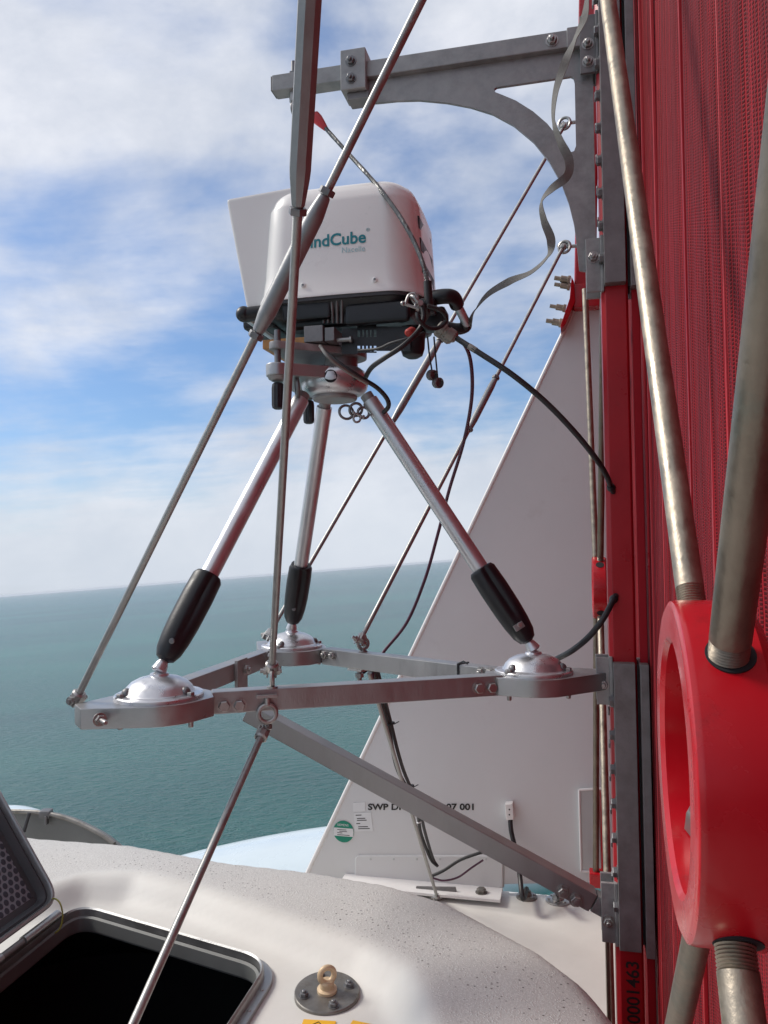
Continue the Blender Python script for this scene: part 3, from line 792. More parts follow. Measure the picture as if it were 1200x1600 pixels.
def netting_material():
    m = bpy.data.materials.new('red_netting'); m.use_nodes = True
    t = m.node_tree; N = t.nodes; L = t.links.new; b = N['Principled BSDF']
    uv = N.new('ShaderNodeUVMap'); uv.uv_map = 'weave'
    s = N.new('ShaderNodeSeparateXYZ'); L(uv.outputs[0], s.inputs[0])
    def mth(op, a, b_=None, c_=None):
        n = N.new('ShaderNodeMath'); n.operation = op
        for i, v in enumerate((a, b_, c_)):
            if v is None: continue
            if isinstance(v, (int, float)): n.inputs[i].default_value = v
            else: L(v, n.inputs[i])
        return n.outputs[0]
    def noise(s_, d, st=(1, 1, 1)):
        mp = N.new('ShaderNodeMapping'); L(uv.outputs[0], mp.inputs[0]); mp.inputs['Scale'].default_value = st
        n = N.new('ShaderNodeTexNoise'); L(mp.outputs[0], n.inputs['Vector']); n.inputs['Scale'].default_value = s_
        n.inputs['Detail'].default_value = d; return n.outputs[0]
    U, W = s.outputs[0], s.outputs[1]
    # vertical cords every 7 mm, cross threads every 4.5 mm that step between cords
    warp = mth('MULTIPLY', mth('SUBTRACT', noise(14, 3), 0.5), 0.0035)
    Uw = mth('ADD', U, warp)
    cu_ = mth('ABSOLUTE', mth('SUBTRACT', mth('FRACT', mth('DIVIDE', Uw, 0.0068)), 0.5))    # 0.5 at the cord
    par = mth('MULTIPLY', mth('FLOOR', mth('DIVIDE', Uw, 0.0068)), 0.5)
    cw_ = mth('ABSOLUTE', mth('SUBTRACT', mth('FRACT', mth('ADD', mth('DIVIDE', W, 0.0050), par)), 0.5))
    cord = N.new('ShaderNodeMapRange'); L(cu_, cord.inputs[0]); cord.inputs[1].default_value = 0.22; cord.inputs[2].default_value = 0.44
    thr = N.new('ShaderNodeMapRange'); L(cw_, thr.inputs[0]); thr.inputs[1].default_value = 0.20; thr.inputs[2].default_value = 0.42
    hgt = mth('MAXIMUM', cord.outputs[0], mth('MULTIPLY', thr.outputs[0], 0.55))
    br = noise(60, 4, (1, 0.05, 1))
    mx = N.new('ShaderNodeMixRGB'); L(hgt, mx.inputs[0]); mx.inputs[1].default_value = (0.085, 0.004, 0.007, 1); mx.inputs[2].default_value = (0.40, 0.014, 0.024, 1)
    m2 = N.new('ShaderNodeMixRGB'); m2.blend_type = 'MULTIPLY'; m2.inputs[0].default_value = 1
    rr = N.new('ShaderNodeMapRange'); L(br, rr.inputs[0]); rr.inputs[1].default_value = 0.3; rr.inputs[2].default_value = 0.7; rr.inputs[3].default_value = 0.62; rr.inputs[4].default_value = 1.15
    L(mx.outputs[0], m2.inputs[1]); L(rr.outputs[0], m2.inputs[2]); L(m2.outputs[0], b.inputs['Base Color'])
    b.inputs['Roughness'].default_value = 0.6; b.inputs['Specular IOR Level'].default_value = 0.15
    bp = N.new('ShaderNodeBump'); bp.inputs['Strength'].default_value = 1.0; bp.inputs['Distance'].default_value = 0.0022
    L(hgt, bp.inputs['Height']); L(bp.outputs[0], b.inputs['Normal'])
    return m
MESHR = 0.082
net = thing('red_netting', 'red woven netting screen stretched behind the posts on the right', 'netting', L3(MESHR, 0, ZD))
def net_sheet(u0, u1, z0, z1):
    mb = MB(); nu = int((u1 - u0) / 0.012); nzz = 14
    vs = []; fs = []; random.seed(3)
    off = [0.0025 * math.sin(i * 0.9) + 0.0015 * math.sin(i * 2.3 + 1) + random.uniform(-.0012, .0012) for i in range(nu + 1)]
    for i in range(nu + 1):
        for j in range(nzz + 1):
            u = u0 + (u1 - u0) * i / nu; z = z0 + (z1 - z0) * j / nzz
            vs.append(L3(MESHR + off[i] + 0.006 * math.sin(z * 1.3 + u * 2.0), u, z))
    for i in range(nu):
        for j in range(nzz):
            a = i * (nzz + 1) + j; fs.append((a, a + 1, a + nzz + 2, a + nzz + 1))
    return mb.add(vs, fs)
ns = build('screen', net_sheet(-3.3, 1.9, ZD, 2.4), netting_material(), net)
uvl = ns.data.uv_layers.new(name='weave')
for l in ns.data.loops:
    v = ns.data.vertices[l.vertex_index].co + ORG[net.name] - PC
    uvl.data[l.index].uv = (v.dot(uB), v.z)
# stiffening cords and folded hems running vertically in the netting
for k, (uu, w) in enumerate(((-0.055, 0.016), (-0.17, 0.004), (-0.47, 0.005), (-0.93, 0.007), (-1.15, 0.010), (-1.28, 0.004))):
    build('hem', MB().box(L3(MESHR - 0.004, uu, (ZD + 2.4) / 2), AX, (0.008, w, 2.4 - ZD), 0.002), 'red_post' if w > .006 else 'red_sleeve', net)
# edge strip of the netting beside the post
build('edge_strip', MB().box(L3(0.060, -0.03, (ZD + 2.4) / 2), AX, (0.022, 0.012, 2.4 - ZD), 0.004), ns.data.materials[0], net)
# lower grey-tan edge profile left of the post
solo('edge_profile', MB().box(L3(-0.055, 0.02, (ZD + zat(1462)) / 2), AX, (0.010, 0.05, zat(1462) - ZD), 0.002), 'bigrod_shaded', L3(-0.055, 0.02, ZD), 'narrow dull metal profile along the left side of the red post foot', 'profile')

# far post
fpz = lambda py, d: ray(900, py).z * d
fpt = thing('fence_post', 'red post further along the fence, seen behind the curved bracket', 'post', P(915, 515, 3.95))
fc = P(918, 500, 3.80); fc.z = 0
def fbox(mb, r0, r1, u0, u1, z0, z1, bevel=0.004):
    return mb.box(fc + nR * (r0 + r1) / 2 + uB * (u0 + u1) / 2 + Z * ((z0 + z1) / 2), AX, (r1 - r0, u1 - u0, z1 - z0), bevel)
fa_, fb_ = P(914, 452, 3.82), P(923, -120, 3.86)
fd_ = (fb_ - fa_).normalized(); fs_ = (nR - fd_ * nR.dot(fd_)).normalized()
build('column', MB().box((fa_ + fb_) / 2, (fs_, fd_.cross(fs_), fd_), (0.100, 0.10, (fb_ - fa_).length), 0.012), 'red_post', fpt)
build('foot_block', fbox(MB(), -0.062, 0.058, -0.06, 0.06, fpz(484, 3.8), fpz(448, 3.8), 0.004), 'red', fpt)
sp = [P(893, 432, 3.74), P(897, 440, 3.74), P(899, 470, 3.74), P(884, 506, 3.74), P(876, 516, 3.74), P(876, 508, 3.74), P(890, 466, 3.74)]
build('splice_plate', MB().prism(sp, uB, 0.10, 0.003), 'red', fpt)
for (a, b, s_) in ((891, 438, .034), (891, 448, .030), (884, 482, .030), (878, 505, .034)):
    p0 = P(a, b, 3.78); ax_ = (nL + Z * 0.25).normalized()
    mb = MB().lathe(p0, ax_, [(s_ * .62, 0), (s_ * .62, .012), (s_ * .48, .014), (s_ * .48, .045), (s_ * .3, .047), (s_ * .3, .075)], 14)
    build('bolt', mb, 'bigrod', fpt)
for (a, b) in ((882, 193), (882, 386)):
    p0 = P(a, b, 3.62)
    build('eye_bolt', MB().torus(p0, (uB + nR * .3).normalized(), 0.026, 0.007, 24, 8).tube([p0 + nR * .026, p0 + nR * .10], 0.008, 10), 'bolt', fpt)

# rings joining the bracing rods
def brace_ring(cen, label, near):
    R0, Ri, w = 0.1295, 0.096, 0.062
    t = thing('brace_ring', label, 'ring', cen, 'red rings joining the fence bracing')
    fa = cen + nL * 0.055                        # left face plane
    prof = [(Ri, 0.004), (Ri + .004, 0.0), (R0 - .006, 0.0), (R0 - .001, 0.0025), (R0, 0.007), (R0, w - .010), (R0 - .008, w - .002), (R0 - .014, w), (Ri + .006, w), (Ri, w - .004), (Ri, 0.004)]
    body = build('body', MB().lathe(fa, nR, prof, 96, False), 'red', t)
    build('web', MB().lathe(fa + nR * (w - .012), nR, [(Ri + .002, 0), (Ri + .002, .006)], 64), 'red', t)
    for an in (50, 130, 230, 310):
        d = uB * math.cos(R(an)) + Z * math.sin(R(an))
        c = fa + nR * w * .5
        # black disc painted as the shade in the rod hole, rod end and nut inside the ring
        build('socket', MB().lathe(c + d * (R0 - .006), d, [(.0168, 0), (.0168, .0064)], 32), 'void', t)
        build('nut', MB().lathe(c + d * (Ri - 0.030), d, [(.015, 0), (.0165, .003), (.0165, .028)], 6), 'bolt', t)
        build('rod_end', MB().lathe(c + d * (Ri - 0.042), d, [(.009, 0), (.0115, .002), (.0115, .05)], 20), 'bigrod', t)
    # stop plates inside
    for an in (70, -60):
        d = uB * math.cos(R(an)) + Z * math.sin(R(an)); td = d.cross(nR)
        build('stop_plate', MB().prism([fa + nR * .022 + d * a + td * b for a, b in ((Ri - .001, -.030), (Ri - .001, .030), (Ri - .014, .008), (Ri - .014, -.004))], nR, 0.004), 'bolt', t)
    return t
def on_line(Y): 
    s = (Y - PC.y) / uB.y; return PC + uB * s
c1 = on_line(0.635) + nR * 0.008; c1.z = ray(1110, 1194).z * 0.635
brace_ring(c1, 'large glossy red ring close to the viewer at the right edge', True)
c2 = on_line(3.38); c2.z = ray(938, 918).z * 3.38
brace_ring(c2, 'small distant red ring seen between the fin and the red post', False)
def steel_rod(p0, p1, r, m, label, thr=0.0, ext0=0.0, ext1=0.0):
    d = (p1 - p0).normalized(); a = p0 - d * ext0; b = p1 + d * ext1
    t = thing('bracing_rod', label, 'rod', a, 'steel bracing rods of the fence')
    st = a + d * thr
    build('shaft', MB().tube([st, b], r, 40), m, t)
    if thr:
        mb = MB(); k = int(thr / 0.0025); prof = []
        for i in range(k + 1):
            prof += [(r * .99, i * 0.0025), (r * .91, i * 0.0025 + .00125)]
        build('thread', mb.lathe(a, d, prof, 32), m, t)
    return t
cm = c1 + nL * 0.024
def radial(an): return cm + (uB * math.cos(R(an)) + Z * math.sin(R(an))) * 0.112
steel_rod(P(1082, 950, .735), P(950, 0, 1.30), 0.0128, 'bigrod', 'bright thick steel rod crossing the red netting from top to the large ring', 0.02, 0.0, 0.9)
steel_rod(P(1136, 1040, .560), P(1212, 430, .42), 0.0138, 'bigrod_shaded', 'shaded thick steel rod screwed into the top front of the large ring', 0.024, 0.0, 0.30)
steel_rod(P(1094, 1440, .735), P(1060, 1600, .83), 0.0128, 'bigrod_shaded', 'dark steel rod going down behind the large ring', 0.02, 0.0, 0.8)
steel_rod(P(1143, 1436, .560), P(1163, 1600, .52), 0.0138, 'bigrod', 'lit steel rod screwed into the bottom front of the large ring', 0.034, 0.0, 0.4)
steel_rod(P(931, 876, 3.40), P(914, 452, 3.60), 0.0135, 'bigrod', 'thin bright rod from the small ring up to the far red post', 0.02)
steel_rod(P(938, 876, 3.33), P(944, 420, 2.75), 0.0135, 'bigrod_shaded', 'shaded rod from the small ring up behind the upper clamp', 0.02)
steel_rod(P(932, 958, 3.40), P(931, 1368, 3.60), 0.0135, 'bigrod_shaded', 'shaded rod from the small ring down to the red shoe on the deck', 0.02)
steel_rod(P(938, 958, 3.33), P(949, 1375, 2.80), 0.0135, 'bigrod', 'bright rod from the small ring down behind the lower clamp', 0.02, 0, 0.6)
sh = P(932, 1372, 3.60)
t = thing('rod_shoe', 'red steel shoe and red strut on the deck where the far rod ends', 'shoe', sh)
build('socket', MB().box(sh, AX, (0.062, 0.07, 0.065), 0.006), 'red', t)
build('strut', MB().prism([P(938, 1236, 3.55), P(941, 1240, 3.55), P(949, 1380, 3.55), P(940, 1380, 3.55)], uB, 0.03, 0.002), 'red', t)

# ================================================================== CLAMPS ON THE POST
def clamp(ztop, zbot, label, group='grey clamps on the red post'):
    t = thing('post_clamp', label, 'clamp', L3(0, 0, zbot), group)
    build('left_channel', lbox(MB(), -0.025, 0.033, -0.078, 0.062, zbot, ztop, 0.0022), 'alu_dark', t)
    build('right_channel', lbox(MB(), 0.045, 0.069, -0.078, 0.062, zbot - 0.014, ztop - 0.002, 0.0022), 'alu_dark', t)
    build('spacer', lbox(MB(), 0.030, 0.048, -0.03, 0.05, zbot, ztop - 0.01), 'dark_grey', t)
    n = int((ztop - zbot - 0.05) / 0.047)
    for i in range(n):
        z = ztop - 0.06 - i * 0.047
        uu = -0.058 if i % 2 else 0.035
        ob = bolt(t, L3(-0.025, uu, z), nL, 0.026, 'bolt_dark')
    return t
zt0, zt1 = zat(-220), zat(441)
zb0, zb1 = zat(1037), zat(1487)
cl_up = clamp(zt0, zt1, 'upper grey clamp on the red post holding the curved bracket')
cl_lo = clamp(zb0, zb1, 'lower grey clamp on the red post holding the triangular frame and brace')

def lug(parent, z0, z1, r0, bolts, m='alu_grey'):
    """clevis lug: base strip, front and back cheek plates"""
    build('lug', lbox(lbox(lbox(MB(), -0.034, -0.0255, -0.05, 0.045, z0 - .004, z1 + .004, 0.0015), r0, -0.0335, -0.040, -0.028, z0, z1, 0.0018), r0, -0.0335, 0.028, 0.040, z0, z1, 0.0018), m, parent)
    for z in bolts:
        bolt(parent, L3((r0 - 0.034) / 2, -0.040, z), -uB, 0.024, 'bolt', 0.012)
u_ = -0.045
lug(cl_up, zat(107, u_), zat(16, u_), -0.078, (zat(62, u_), zat(90, u_)), 'alu_dark')
lug(cl_up, zat(452, u_), zat(368, u_), -0.074, (zat(398, u_),), 'alu_grey')
lug(cl_lo, zat(1103, u_), zat(1029, u_), -0.070, (zat(1071, u_),), 'alu_grey')
lug(cl_lo, zat(1478, u_), zat(1384, u_), -0.070, (zat(1444, u_),), 'alu_grey')

# ================================================================== UPPER CURVED BRACKET
BP = L3(-0.05, -0.006, 0); BN = -uB               # vertical plane of the bracket
def bp_(px, py, off=0.0): return RP(px, py, BP + BN * off, BN)
br = thing('curved_bracket', 'grey arched bracket arm reaching out over the white lidar from the post', 'bracket', bp_(905, 100))
outer = [(560, 128), (700, 106), (810, 88), (900, 74), (926, 70), (928, 200), (932, 420), (917, 424), (905, 422), (903, 400), (901, 380), (897, 350), (889, 318), (877, 286), (858, 252), (834, 222), (803, 196), (770, 178), (735, 167), (698, 160), (655, 156), (620, 157), (590, 160), (575, 161)]
hole = [(772, 139), (776, 136), (892, 119), (896, 121), (898, 128), (900, 228), (897, 236), (891, 238), (884, 232), (872, 214), (855, 193), (833, 174), (806, 157), (782, 147), (774, 144)]
build('arch_plate', MB().prism([bp_(a, b, 0.006) for a, b in outer], -BN, 0.012, 0, holes=[[bp_(a, b, 0.006) for a, b in hole]]), 'alu_grey', br, smooth=25)
# square tube arm
a0, a1 = bp_(429, 137, 0.0), bp_(931, 62, 0.0)
ad = (a1 - a0).normalized(); au = uB; aw = ad.cross(au).normalized()
aw = aw if aw.z > 0 else -aw
# keep the top and bottom faces level
LA = (a1 - a0).length
build('arm', MB().box((a0 + a1) / 2, (ad, au, aw), (LA, 0.055, 0.052), 0.004), 'alu_grey', br)
build('end_cap', MB().box(a0 - ad * 0.002, (ad, au, aw), (0.003, 0.050, 0.047), 0.001), 'alu_dark', br)
q = a0.lerp(a1, 0.875)
bolt(br, q - au * 0.0275, -au, 0.026, 'bolt', 0.012)
# joint strip near the post
build('joint_sleeve', MB().box(a0.lerp(a1, 0.955), (ad, au, aw), (0.075, 0.064, 0.060), 0.003), 'alu_grey', br)
# clamp block over the arm
cb0 = bp_(567, 124, 0.03)
build('clamp_block', MB().box(a0.lerp(a1, 0.275) - aw * 0.006, (ad, au, aw), (0.080, 0.098, 0.125), 0.003), 'alu_grey', br)
for s_ in (-0.030, 0.024):
    q = a0.lerp(a1, 0.275) - aw * 0.006 + aw * s_ - au * 0.049
    bolt(br, q - ad * .006, -au, 0.024, 'bolt_dark', 0.010)
build('clamp_foot', MB().box(a0.lerp(a1, 0.285) - aw * 0.080, (ad, au, aw), (0.070, 0.06, 0.022), 0.003), 'alu_dark', br)
# bolt standing on the arm end
q = a0.lerp(a1, 0.065)
build('hook_bolt', MB().tube([q + aw * 0.02, q + aw * 0.075], 0.008, 12).lathe(q + aw * .026, aw, [(.016, 0), (.016, .012)], 6), 'bolt_dark', br)
hk = q - aw * 0.045
build('hanger', MB().lathe(q - aw * 0.058, aw, [(.012, 0), (.015, .004), (.015, .034)], 6).torus(q - aw * 0.078, ad, 0.018, 0.006, 20, 8), 'bolt', br)

# ================================================================== TRIANGULAR FRAME
ZF = -0.39
D1 = F(834, 1051, ZF); D2 = F(456, 1011, ZF); D3 = F(249, 1089, ZF)
HB = 0.056
fr = thing('triangular_frame', 'triangular aluminium frame of square beams carrying the lidar tripod', 'frame', V((D1.x, D1.y, ZF - 0.05)))
def circ(c, r, n=40): return [(c.x + r * math.cos(2 * math.pi * i / n), c.y + r * math.sin(2 * math.pi * i / n)) for i in range(n)]
cen = (D1 + D2 + D3) / 3
def node(c, tab, tabw, others):
    td = (V(tab) - c); td.z = 0; L_ = td.length; td.normalize(); s_ = V((-td.y, td.x, 0))
    pts = circ(c, 0.122)
    for k in (-1, 1):
        q = V(tab) + s_ * tabw / 2 * k; pts.append((q.x, q.y))
    for o_ in others:
        d = (o_ - c).normalized(); n_ = V((-d.y, d.x, 0))
        for k in (-1, 1):
            q = c + d * 0.130 + n_ * 0.045 * k; pts.append((q.x, q.y))
    h = hull(pts)
    return MB().prism([V((a, b, ZF)) for a, b in h], -Z, 0.048, 0.002), td, s_
T3 = F(121, 1104, ZF); T1 = F(938, 1055, ZF); T2 = F(412, 1001, ZF)
T1 = L3(-0.036, 0, ZF)
for c, tp, tw, oth in ((D1, T1, 0.052, (D2, D3)), (D2, T2, 0.06, (D1, D3)), (D3, T3, 0.068, (D1, D2))):
    mb, td, s_ = node(c, tp, tw, oth)
    build('node_plate', mb, 'alu_plate', fr)
# beams
def beam(p, q, w, side, name='beam', m='alu', h=HB, zt=ZF + 0.004):
    p = V((p.x, p.y, 0)); q = V((q.x, q.y, 0)); d = (q - p).normalized(); n_ = V((-d.y, d.x, 0))
    if n_.dot(side) < 0: n_ = -n_
    c = (p + q) / 2 + n_ * w / 2; c.z = zt - h / 2
    return build(name, MB().box(c, (d, n_, Z), ((q - p).length, w, h), 0.0035), m, fr), d, n_
zt = ZF + 0.004
_, d13, n13 = beam(F(331, 1082, zt), F(787, 1055, zt), 0.05, V((0, 1, 0)))
_, d12, n12 = beam(F(502, 1013, zt), F(777, 1046, zt), 0.05, V((0, 1, 0)))
_, d23, n23 = beam(F(291, 1064, zt), F(428, 1014, zt), 0.05, V((-1, 0, 0)))
def beambolts(px_list, py, d, n_, zt_=ZF - 0.024, base=None, s=0.026, shank=0.0):
    for px, py_ in px_list:
        pp = RP(px, py_, base, n_); bolt(fr, pp, -n_, s, 'bolt', shank)
b13 = F(331, 1082, zt); b12 = F(502, 1013, zt); b23 = F(291, 1064, zt)
beambolts([(350, 1103), (374, 1102), (748, 1075), (768, 1074)], 0, d13, n13, base=b13)
beambolts([(508, 1023), (520, 1024), (752, 1051), (766, 1052)], 0, d12, n12, base=b12, s=0.024, shank=0.008)
beambolts([(418, 1026), (437, 1023)], 0, d23, n23, base=b23, s=0.024, shank=0.01)
# hanging plate on the third beam that takes the brace
hp = RP(374, 1040, b23, n23)
build('hanger_plate', MB().box(V((hp.x, hp.y, ZF - 0.050)) - n23 * 0.006, (d23, n23, Z), (0.075, 0.012, 0.125), 0.002), 'alu_grey', fr)
bolt(fr, V((hp.x, hp.y, ZF - 0.022)) - n23 * 0.012 + d23 * .015, -n23, 0.026, 'bolt', 0.01)
# end bolt on the outer tab of the near corner
def_ = (V((T3.x, T3.y, 0)) - V((D3.x, D3.y, 0))).normalized()
pp = F(150, 1108, ZF); pp.z = ZF - 0.022
bolt(fr, pp + V((0.012, -0.010, 0)), V((0.6, -0.8, 0)).normalized(), 0.022, 'bolt', 0.034, 'end_bolt')
# domes
def dome(c, label=None, rot=0):
    o = build('foot_dome', MB().lathe(V((c.x, c.y, ZF - .001)), Z, [(.109, 0), (.109, .009), (.106, .012), (.090, .013), (.086, .016), (.080, .028), (.068, .040), (.050, .049), (.030, .054), (.024, .055), (.022, .060), (.012, .064), (0, .065)], 72), 'dome', fr)
    for k in range(3):
        an = R(rot + 120 * k); q = V((c.x + .097 * math.cos(an), c.y + .097 * math.sin(an), ZF + .010))
        build('bolt', bolt_mb(q, Z, 0.018, 0), 'bolt', fr)
        build('bolt_recess', MB().ball(V((c.x + .081 * math.cos(an), c.y + .081 * math.sin(an), ZF + .019)), 0.0125), 'bolt_dark', fr)
        build('bolt_end', MB().lathe(V((q.x, q.y, ZF - .066)), Z, [(.0055, 0), (.0065, .002), (.0065, .02)], 12), 'bolt', fr)
    return o
dome(D1, rot=215); dome(D2, rot=10); dome(D3, rot=-25)
# mid-beam eye bolts (top of beams) and lower ones
def eye_bolt(p, ax, plane_n, parent=None, R0=0.021, r=0.006, stem=0.03):
    mb = MB().torus(p + ax * (stem + R0 * .8), plane_n, R0, r, 28, 10).tube([p - ax * .004, p + ax * (stem + .002)], r * 1.1, 12)
    mb.lathe(p, ax, [(r * 2.4, 0), (r * 2.4, .004)], 20)
    return build('eye_bolt', mb, 'bolt', parent or fr)
EB13 = F(427, 1077, zt) + n13 * 0.022
eye_bolt(EB13, Z, V((1, 0.1, 0)), stem=0.012, R0=.018)
EB12 = F(561, 1019, zt) + n12 * 0.020
eye_bolt(EB12, Z, V((0.4, -1, 0)), stem=0.012, R0=.018)
# underside eye of the near beam with its washer plate
EU13 = RP(417, 1104, b13, n13) - n13 * 0.010
build('washer_plate', MB().box(V((EU13.x, EU13.y, ZF - 0.012)) + n13 * 0.002, (d13, n13, Z), (0.052, 0.016, 0.007), 0.001), 'alu_plate', fr)
EU = V((EU13.x, EU13.y, ZF - 0.020))
build('eye_bolt', MB().torus(EU - Z * .036, -n13, 0.022, 0.0065, 28, 10).tube([EU - Z * .014, EU + Z * .004], 0.008, 12), 'bolt', fr)
EU12 = RP(555, 1046, b12, n12) + n12 * 0.0
build('washer_plate', MB().box(V((EU12.x, EU12.y, zt - HB - 0.003)) + n12 * .02, (d12, n12, Z), (0.065, 0.05, 0.006), 0.001), 'alu_plate', fr)
build('eye_bolt', MB().tube([V((EU12.x, EU12.y, zt - HB)) + n12 * .02, V((EU12.x, EU12.y, zt - HB - .055)) + n12 * .02], 0.0085, 12).lathe(V((EU12.x, EU12.y, zt - HB - .03)) + n12 * .02, Z, [(.015, 0), (.015, .014)], 6), 'rod', fr)

# diagonal brace
tb_ = L3(-0.040, 0, zat(1428, 0.0, -0.04, 945))
tm_ = V(((D2.x + D3.x) / 2, (D2.y + D3.y) / 2, 0))
top = RP(392, 1117, V((hp.x, hp.y, 0)) + n23 * 0.0, V((n23.x, n23.y, 0)))
t = thing('diagonal_brace', 'long grey square brace running from the triangular frame down to the lower clamp', 'brace', tb_)
ends = P(1, 1, 1)
bA = P(388, 1110, 2.40); bB = L3(-0.105, 0, 0); bB = RP(925, 1405, BP, BN)
bd = (bB - bA).normalized(); bu = (uB - bd * uB.dot(bd)).normalized(); bw = bd.cross(bu)
build('tube', MB().box((bA + bB) / 2, (bd, bu, bw), ((bB - bA).length, 0.055, 0.055), 0.004), 'alu', t)
bE = bB + bd * 0.085
build('end_tongue', MB().box((bB + bE) / 2 + bd * .004, (bd, bu, bw), (0.085, 0.046, 0.050), 0.003), 'alu_grey', t)
for px, py in ((880, 1393), (900, 1406)):
    bolt(t, RP(px, py, bA - bu * .0275, bu), -bu, 0.028, 'bolt', 0.004)

# ================================================================== TIE RODS
def tie(p0, p1, r, label, tb=None, clev0=None, clev1=None, grp='stainless tie rods of the lidar frame', tb_r=0.013, hexn=8, m='rod', ctop=False):
    """rod p0->p1; tb=(t0,t1) turnbuckle span as fractions"""
    d = (p1 - p0).normalized(); L_ = (p1 - p0).length
    t = thing('tie_rod', label, 'rod', p0, grp)
    if tb:
        a, b = p0 + d * L_ * tb[0], p0 + d * L_ * tb[1]
        build('rod', MB().tube([p0, a + d * .01], r, 20), m, t)
        build('rod', MB().tube([b - d * .01, p1], r, 20), m, t)
        lb = (b - a).length; c = min(0.05, lb * .12)
        build('turnbuckle', MB().lathe(a, d, [(r * 1.15, 0), (r * 1.45, .004), (tb_r * .94, c), (tb_r, c * 1.3), (tb_r, lb - c * 1.3), (tb_r * .94, lb - c), (r * 1.45, lb - .004), (r * 1.15, lb)], hexn), 'turnbuckle', t)
        for q, s_ in ((a, -1), (b, 1)):
            build('lock_nut', MB().lathe(q + d * s_ * .001, d * s_, [(r * 1.85, 0), (r * 1.95, .002), (r * 1.95, .011), (r * 1.8, .013)], 6), 'bolt_dark', t)
            prof = []
            for i in range(22): prof += [(r * 1.03, i * .0028), (r * .93, i * .0028 + .0014)]
            build('thread', MB().lathe(q + d * s_ * .012, d * s_, prof, 16), m, t)
    else:
        build('rod', MB().tube([p0, p1], r, 20), m, t)
    for cl, q, s_ in ((clev0, p0, -1), (clev1, p1, 1)):
        if not cl: continue
        ax_, size = cl; ax_ = ax_.normalized()
        dd = d * s_; ax_ = (ax_ - dd * ax_.dot(dd)).normalized(); sd = dd.cross(ax_)
        mb = MB()
        mb.lathe(q - dd * .004, dd, [(r * 1.5, 0), (r * 2.0, .004), (r * 2.0, .022), (r * 1.6, .026)], 8)
        for k in (-1, 1):
            mb.box(q + dd * (size * .5 + .016) + ax_ * k * .011, (dd, ax_, sd), (size + .012, .005, .024), .0015)
        mb.box(q + dd * .020, (dd, ax_, sd), (.010, .026, .024), .002)
        build('clevis', mb, 'bolt', t)
        pc = q + dd * (size + .008)
        build('clevis_pin', MB().tube([pc - ax_ * .030, pc + ax_ * .026], .0058, 12).lathe(pc + ax_ * .0135, ax_, [(.011, 0), (.011, .008)], 6).lathe(pc - ax_ * .0135, -ax_, [(.011, 0), (.011, .008)], 6), 'bolt', t)
    return t
# A : near beam, up past the top of the photo
rodA_top = P(484, 0, 1.30); rodA_bot = EB13 + Z * 0.062
dA = (rodA_top - rodA_bot); 
LA_ = dA.length
tie(rodA_bot, rodA_bot + dA * 1.75, 0.0090, 'near vertical tie rod with long turnbuckle standing on the middle of the front beam', tb=(0.445, 0.90), clev0=(V((1, .12, 0)), .018), tb_r=0.0205, hexn=8)
# B : near corner
cB = F(118, 1098, ZF); cB.z = ZF + 0.005
b0 = P(124, 1083, cB.y * 1.0); b1 = P(655, 8, 1.50)
B1 = b0 + (b1 - b0) * 1.6
dB = (B1 - b0).length
def frac(px, py, a, b):
    """fraction of a->b whose image lies nearest pixel"""
    best = None
    for i in range(1001):
        q = a.lerp(b, i / 1000); c = NM @ q
        if c.y < .1: continue
        x = 600 + FPX * c.x / c.y; y = 800 - FPX * c.z / c.y; e = (x - px) ** 2 + (y - py) ** 2
        if best is None or e < best[0]: best = (e, i / 1000)
    return best[1]
tie(b0, B1, 0.0086, 'long slanting tie rod rising from the near left frame corner across the lidar',
    tb=(frac(405, 520, b0, B1), frac(508, 305, b0, B1)), clev0=(V((-.5, -1, 0.0)), .012), tb_r=0.0185, hexn=24)
# C : far corner, up to the upper eye on the far post
c0 = P(424, 985, 2.98); c1_ = P(880, 200, 3.62)
tie(c0, c1_, 0.0080, 'slanting tie rod behind the tripod ending at the upper eye on the far post',
    tb=(frac(617, 661, c0, c1_), frac(690, 536, c0, c1_)), clev0=(V((1, -.4, 0)), .02), clev1=(V((1, -.4, 0)), .008), tb_r=0.0155, hexn=24)
c0 = EB12 + Z * 0.055; c1_ = P(879, 388, 3.62)
tie(c0, c1_, 0.0080, 'slanting tie rod from the back beam to the lower eye on the far post',
    tb=(frac(733, 668, c0, c1_), frac(774, 592, c0, c1_)), clev0=(V((1, .4, 0)), .016), clev1=(V((1, -.4, 0)), .008), tb_r=0.0140, hexn=24)
# E : below the near beam down to the roof
e0 = EU - Z * 0.058 ; 
q0 = P(407, 1153, e0.y - .03); q1 = P(208, 1600, 1.42)
tie(q0, q0 + (q1 - q0) * 1.22, 0.0088, 'tie rod hanging from the front beam down across the open hatch', clev0=(V((.5, -1, .2)), .022))
tE = bpy.data.objects.get('tie_rod.004')
# E2 : behind, from the back beam to the anchor plate on the fin foot
q0 = P(577, 1052, EU12.y + .03); q1 = fp(690, 1380, .14)
tie(q0, q1, 0.0075, 'thin tie rod from the back beam to the grey plate at the fin foot', clev1=(V((1, 0, 0)), .006))

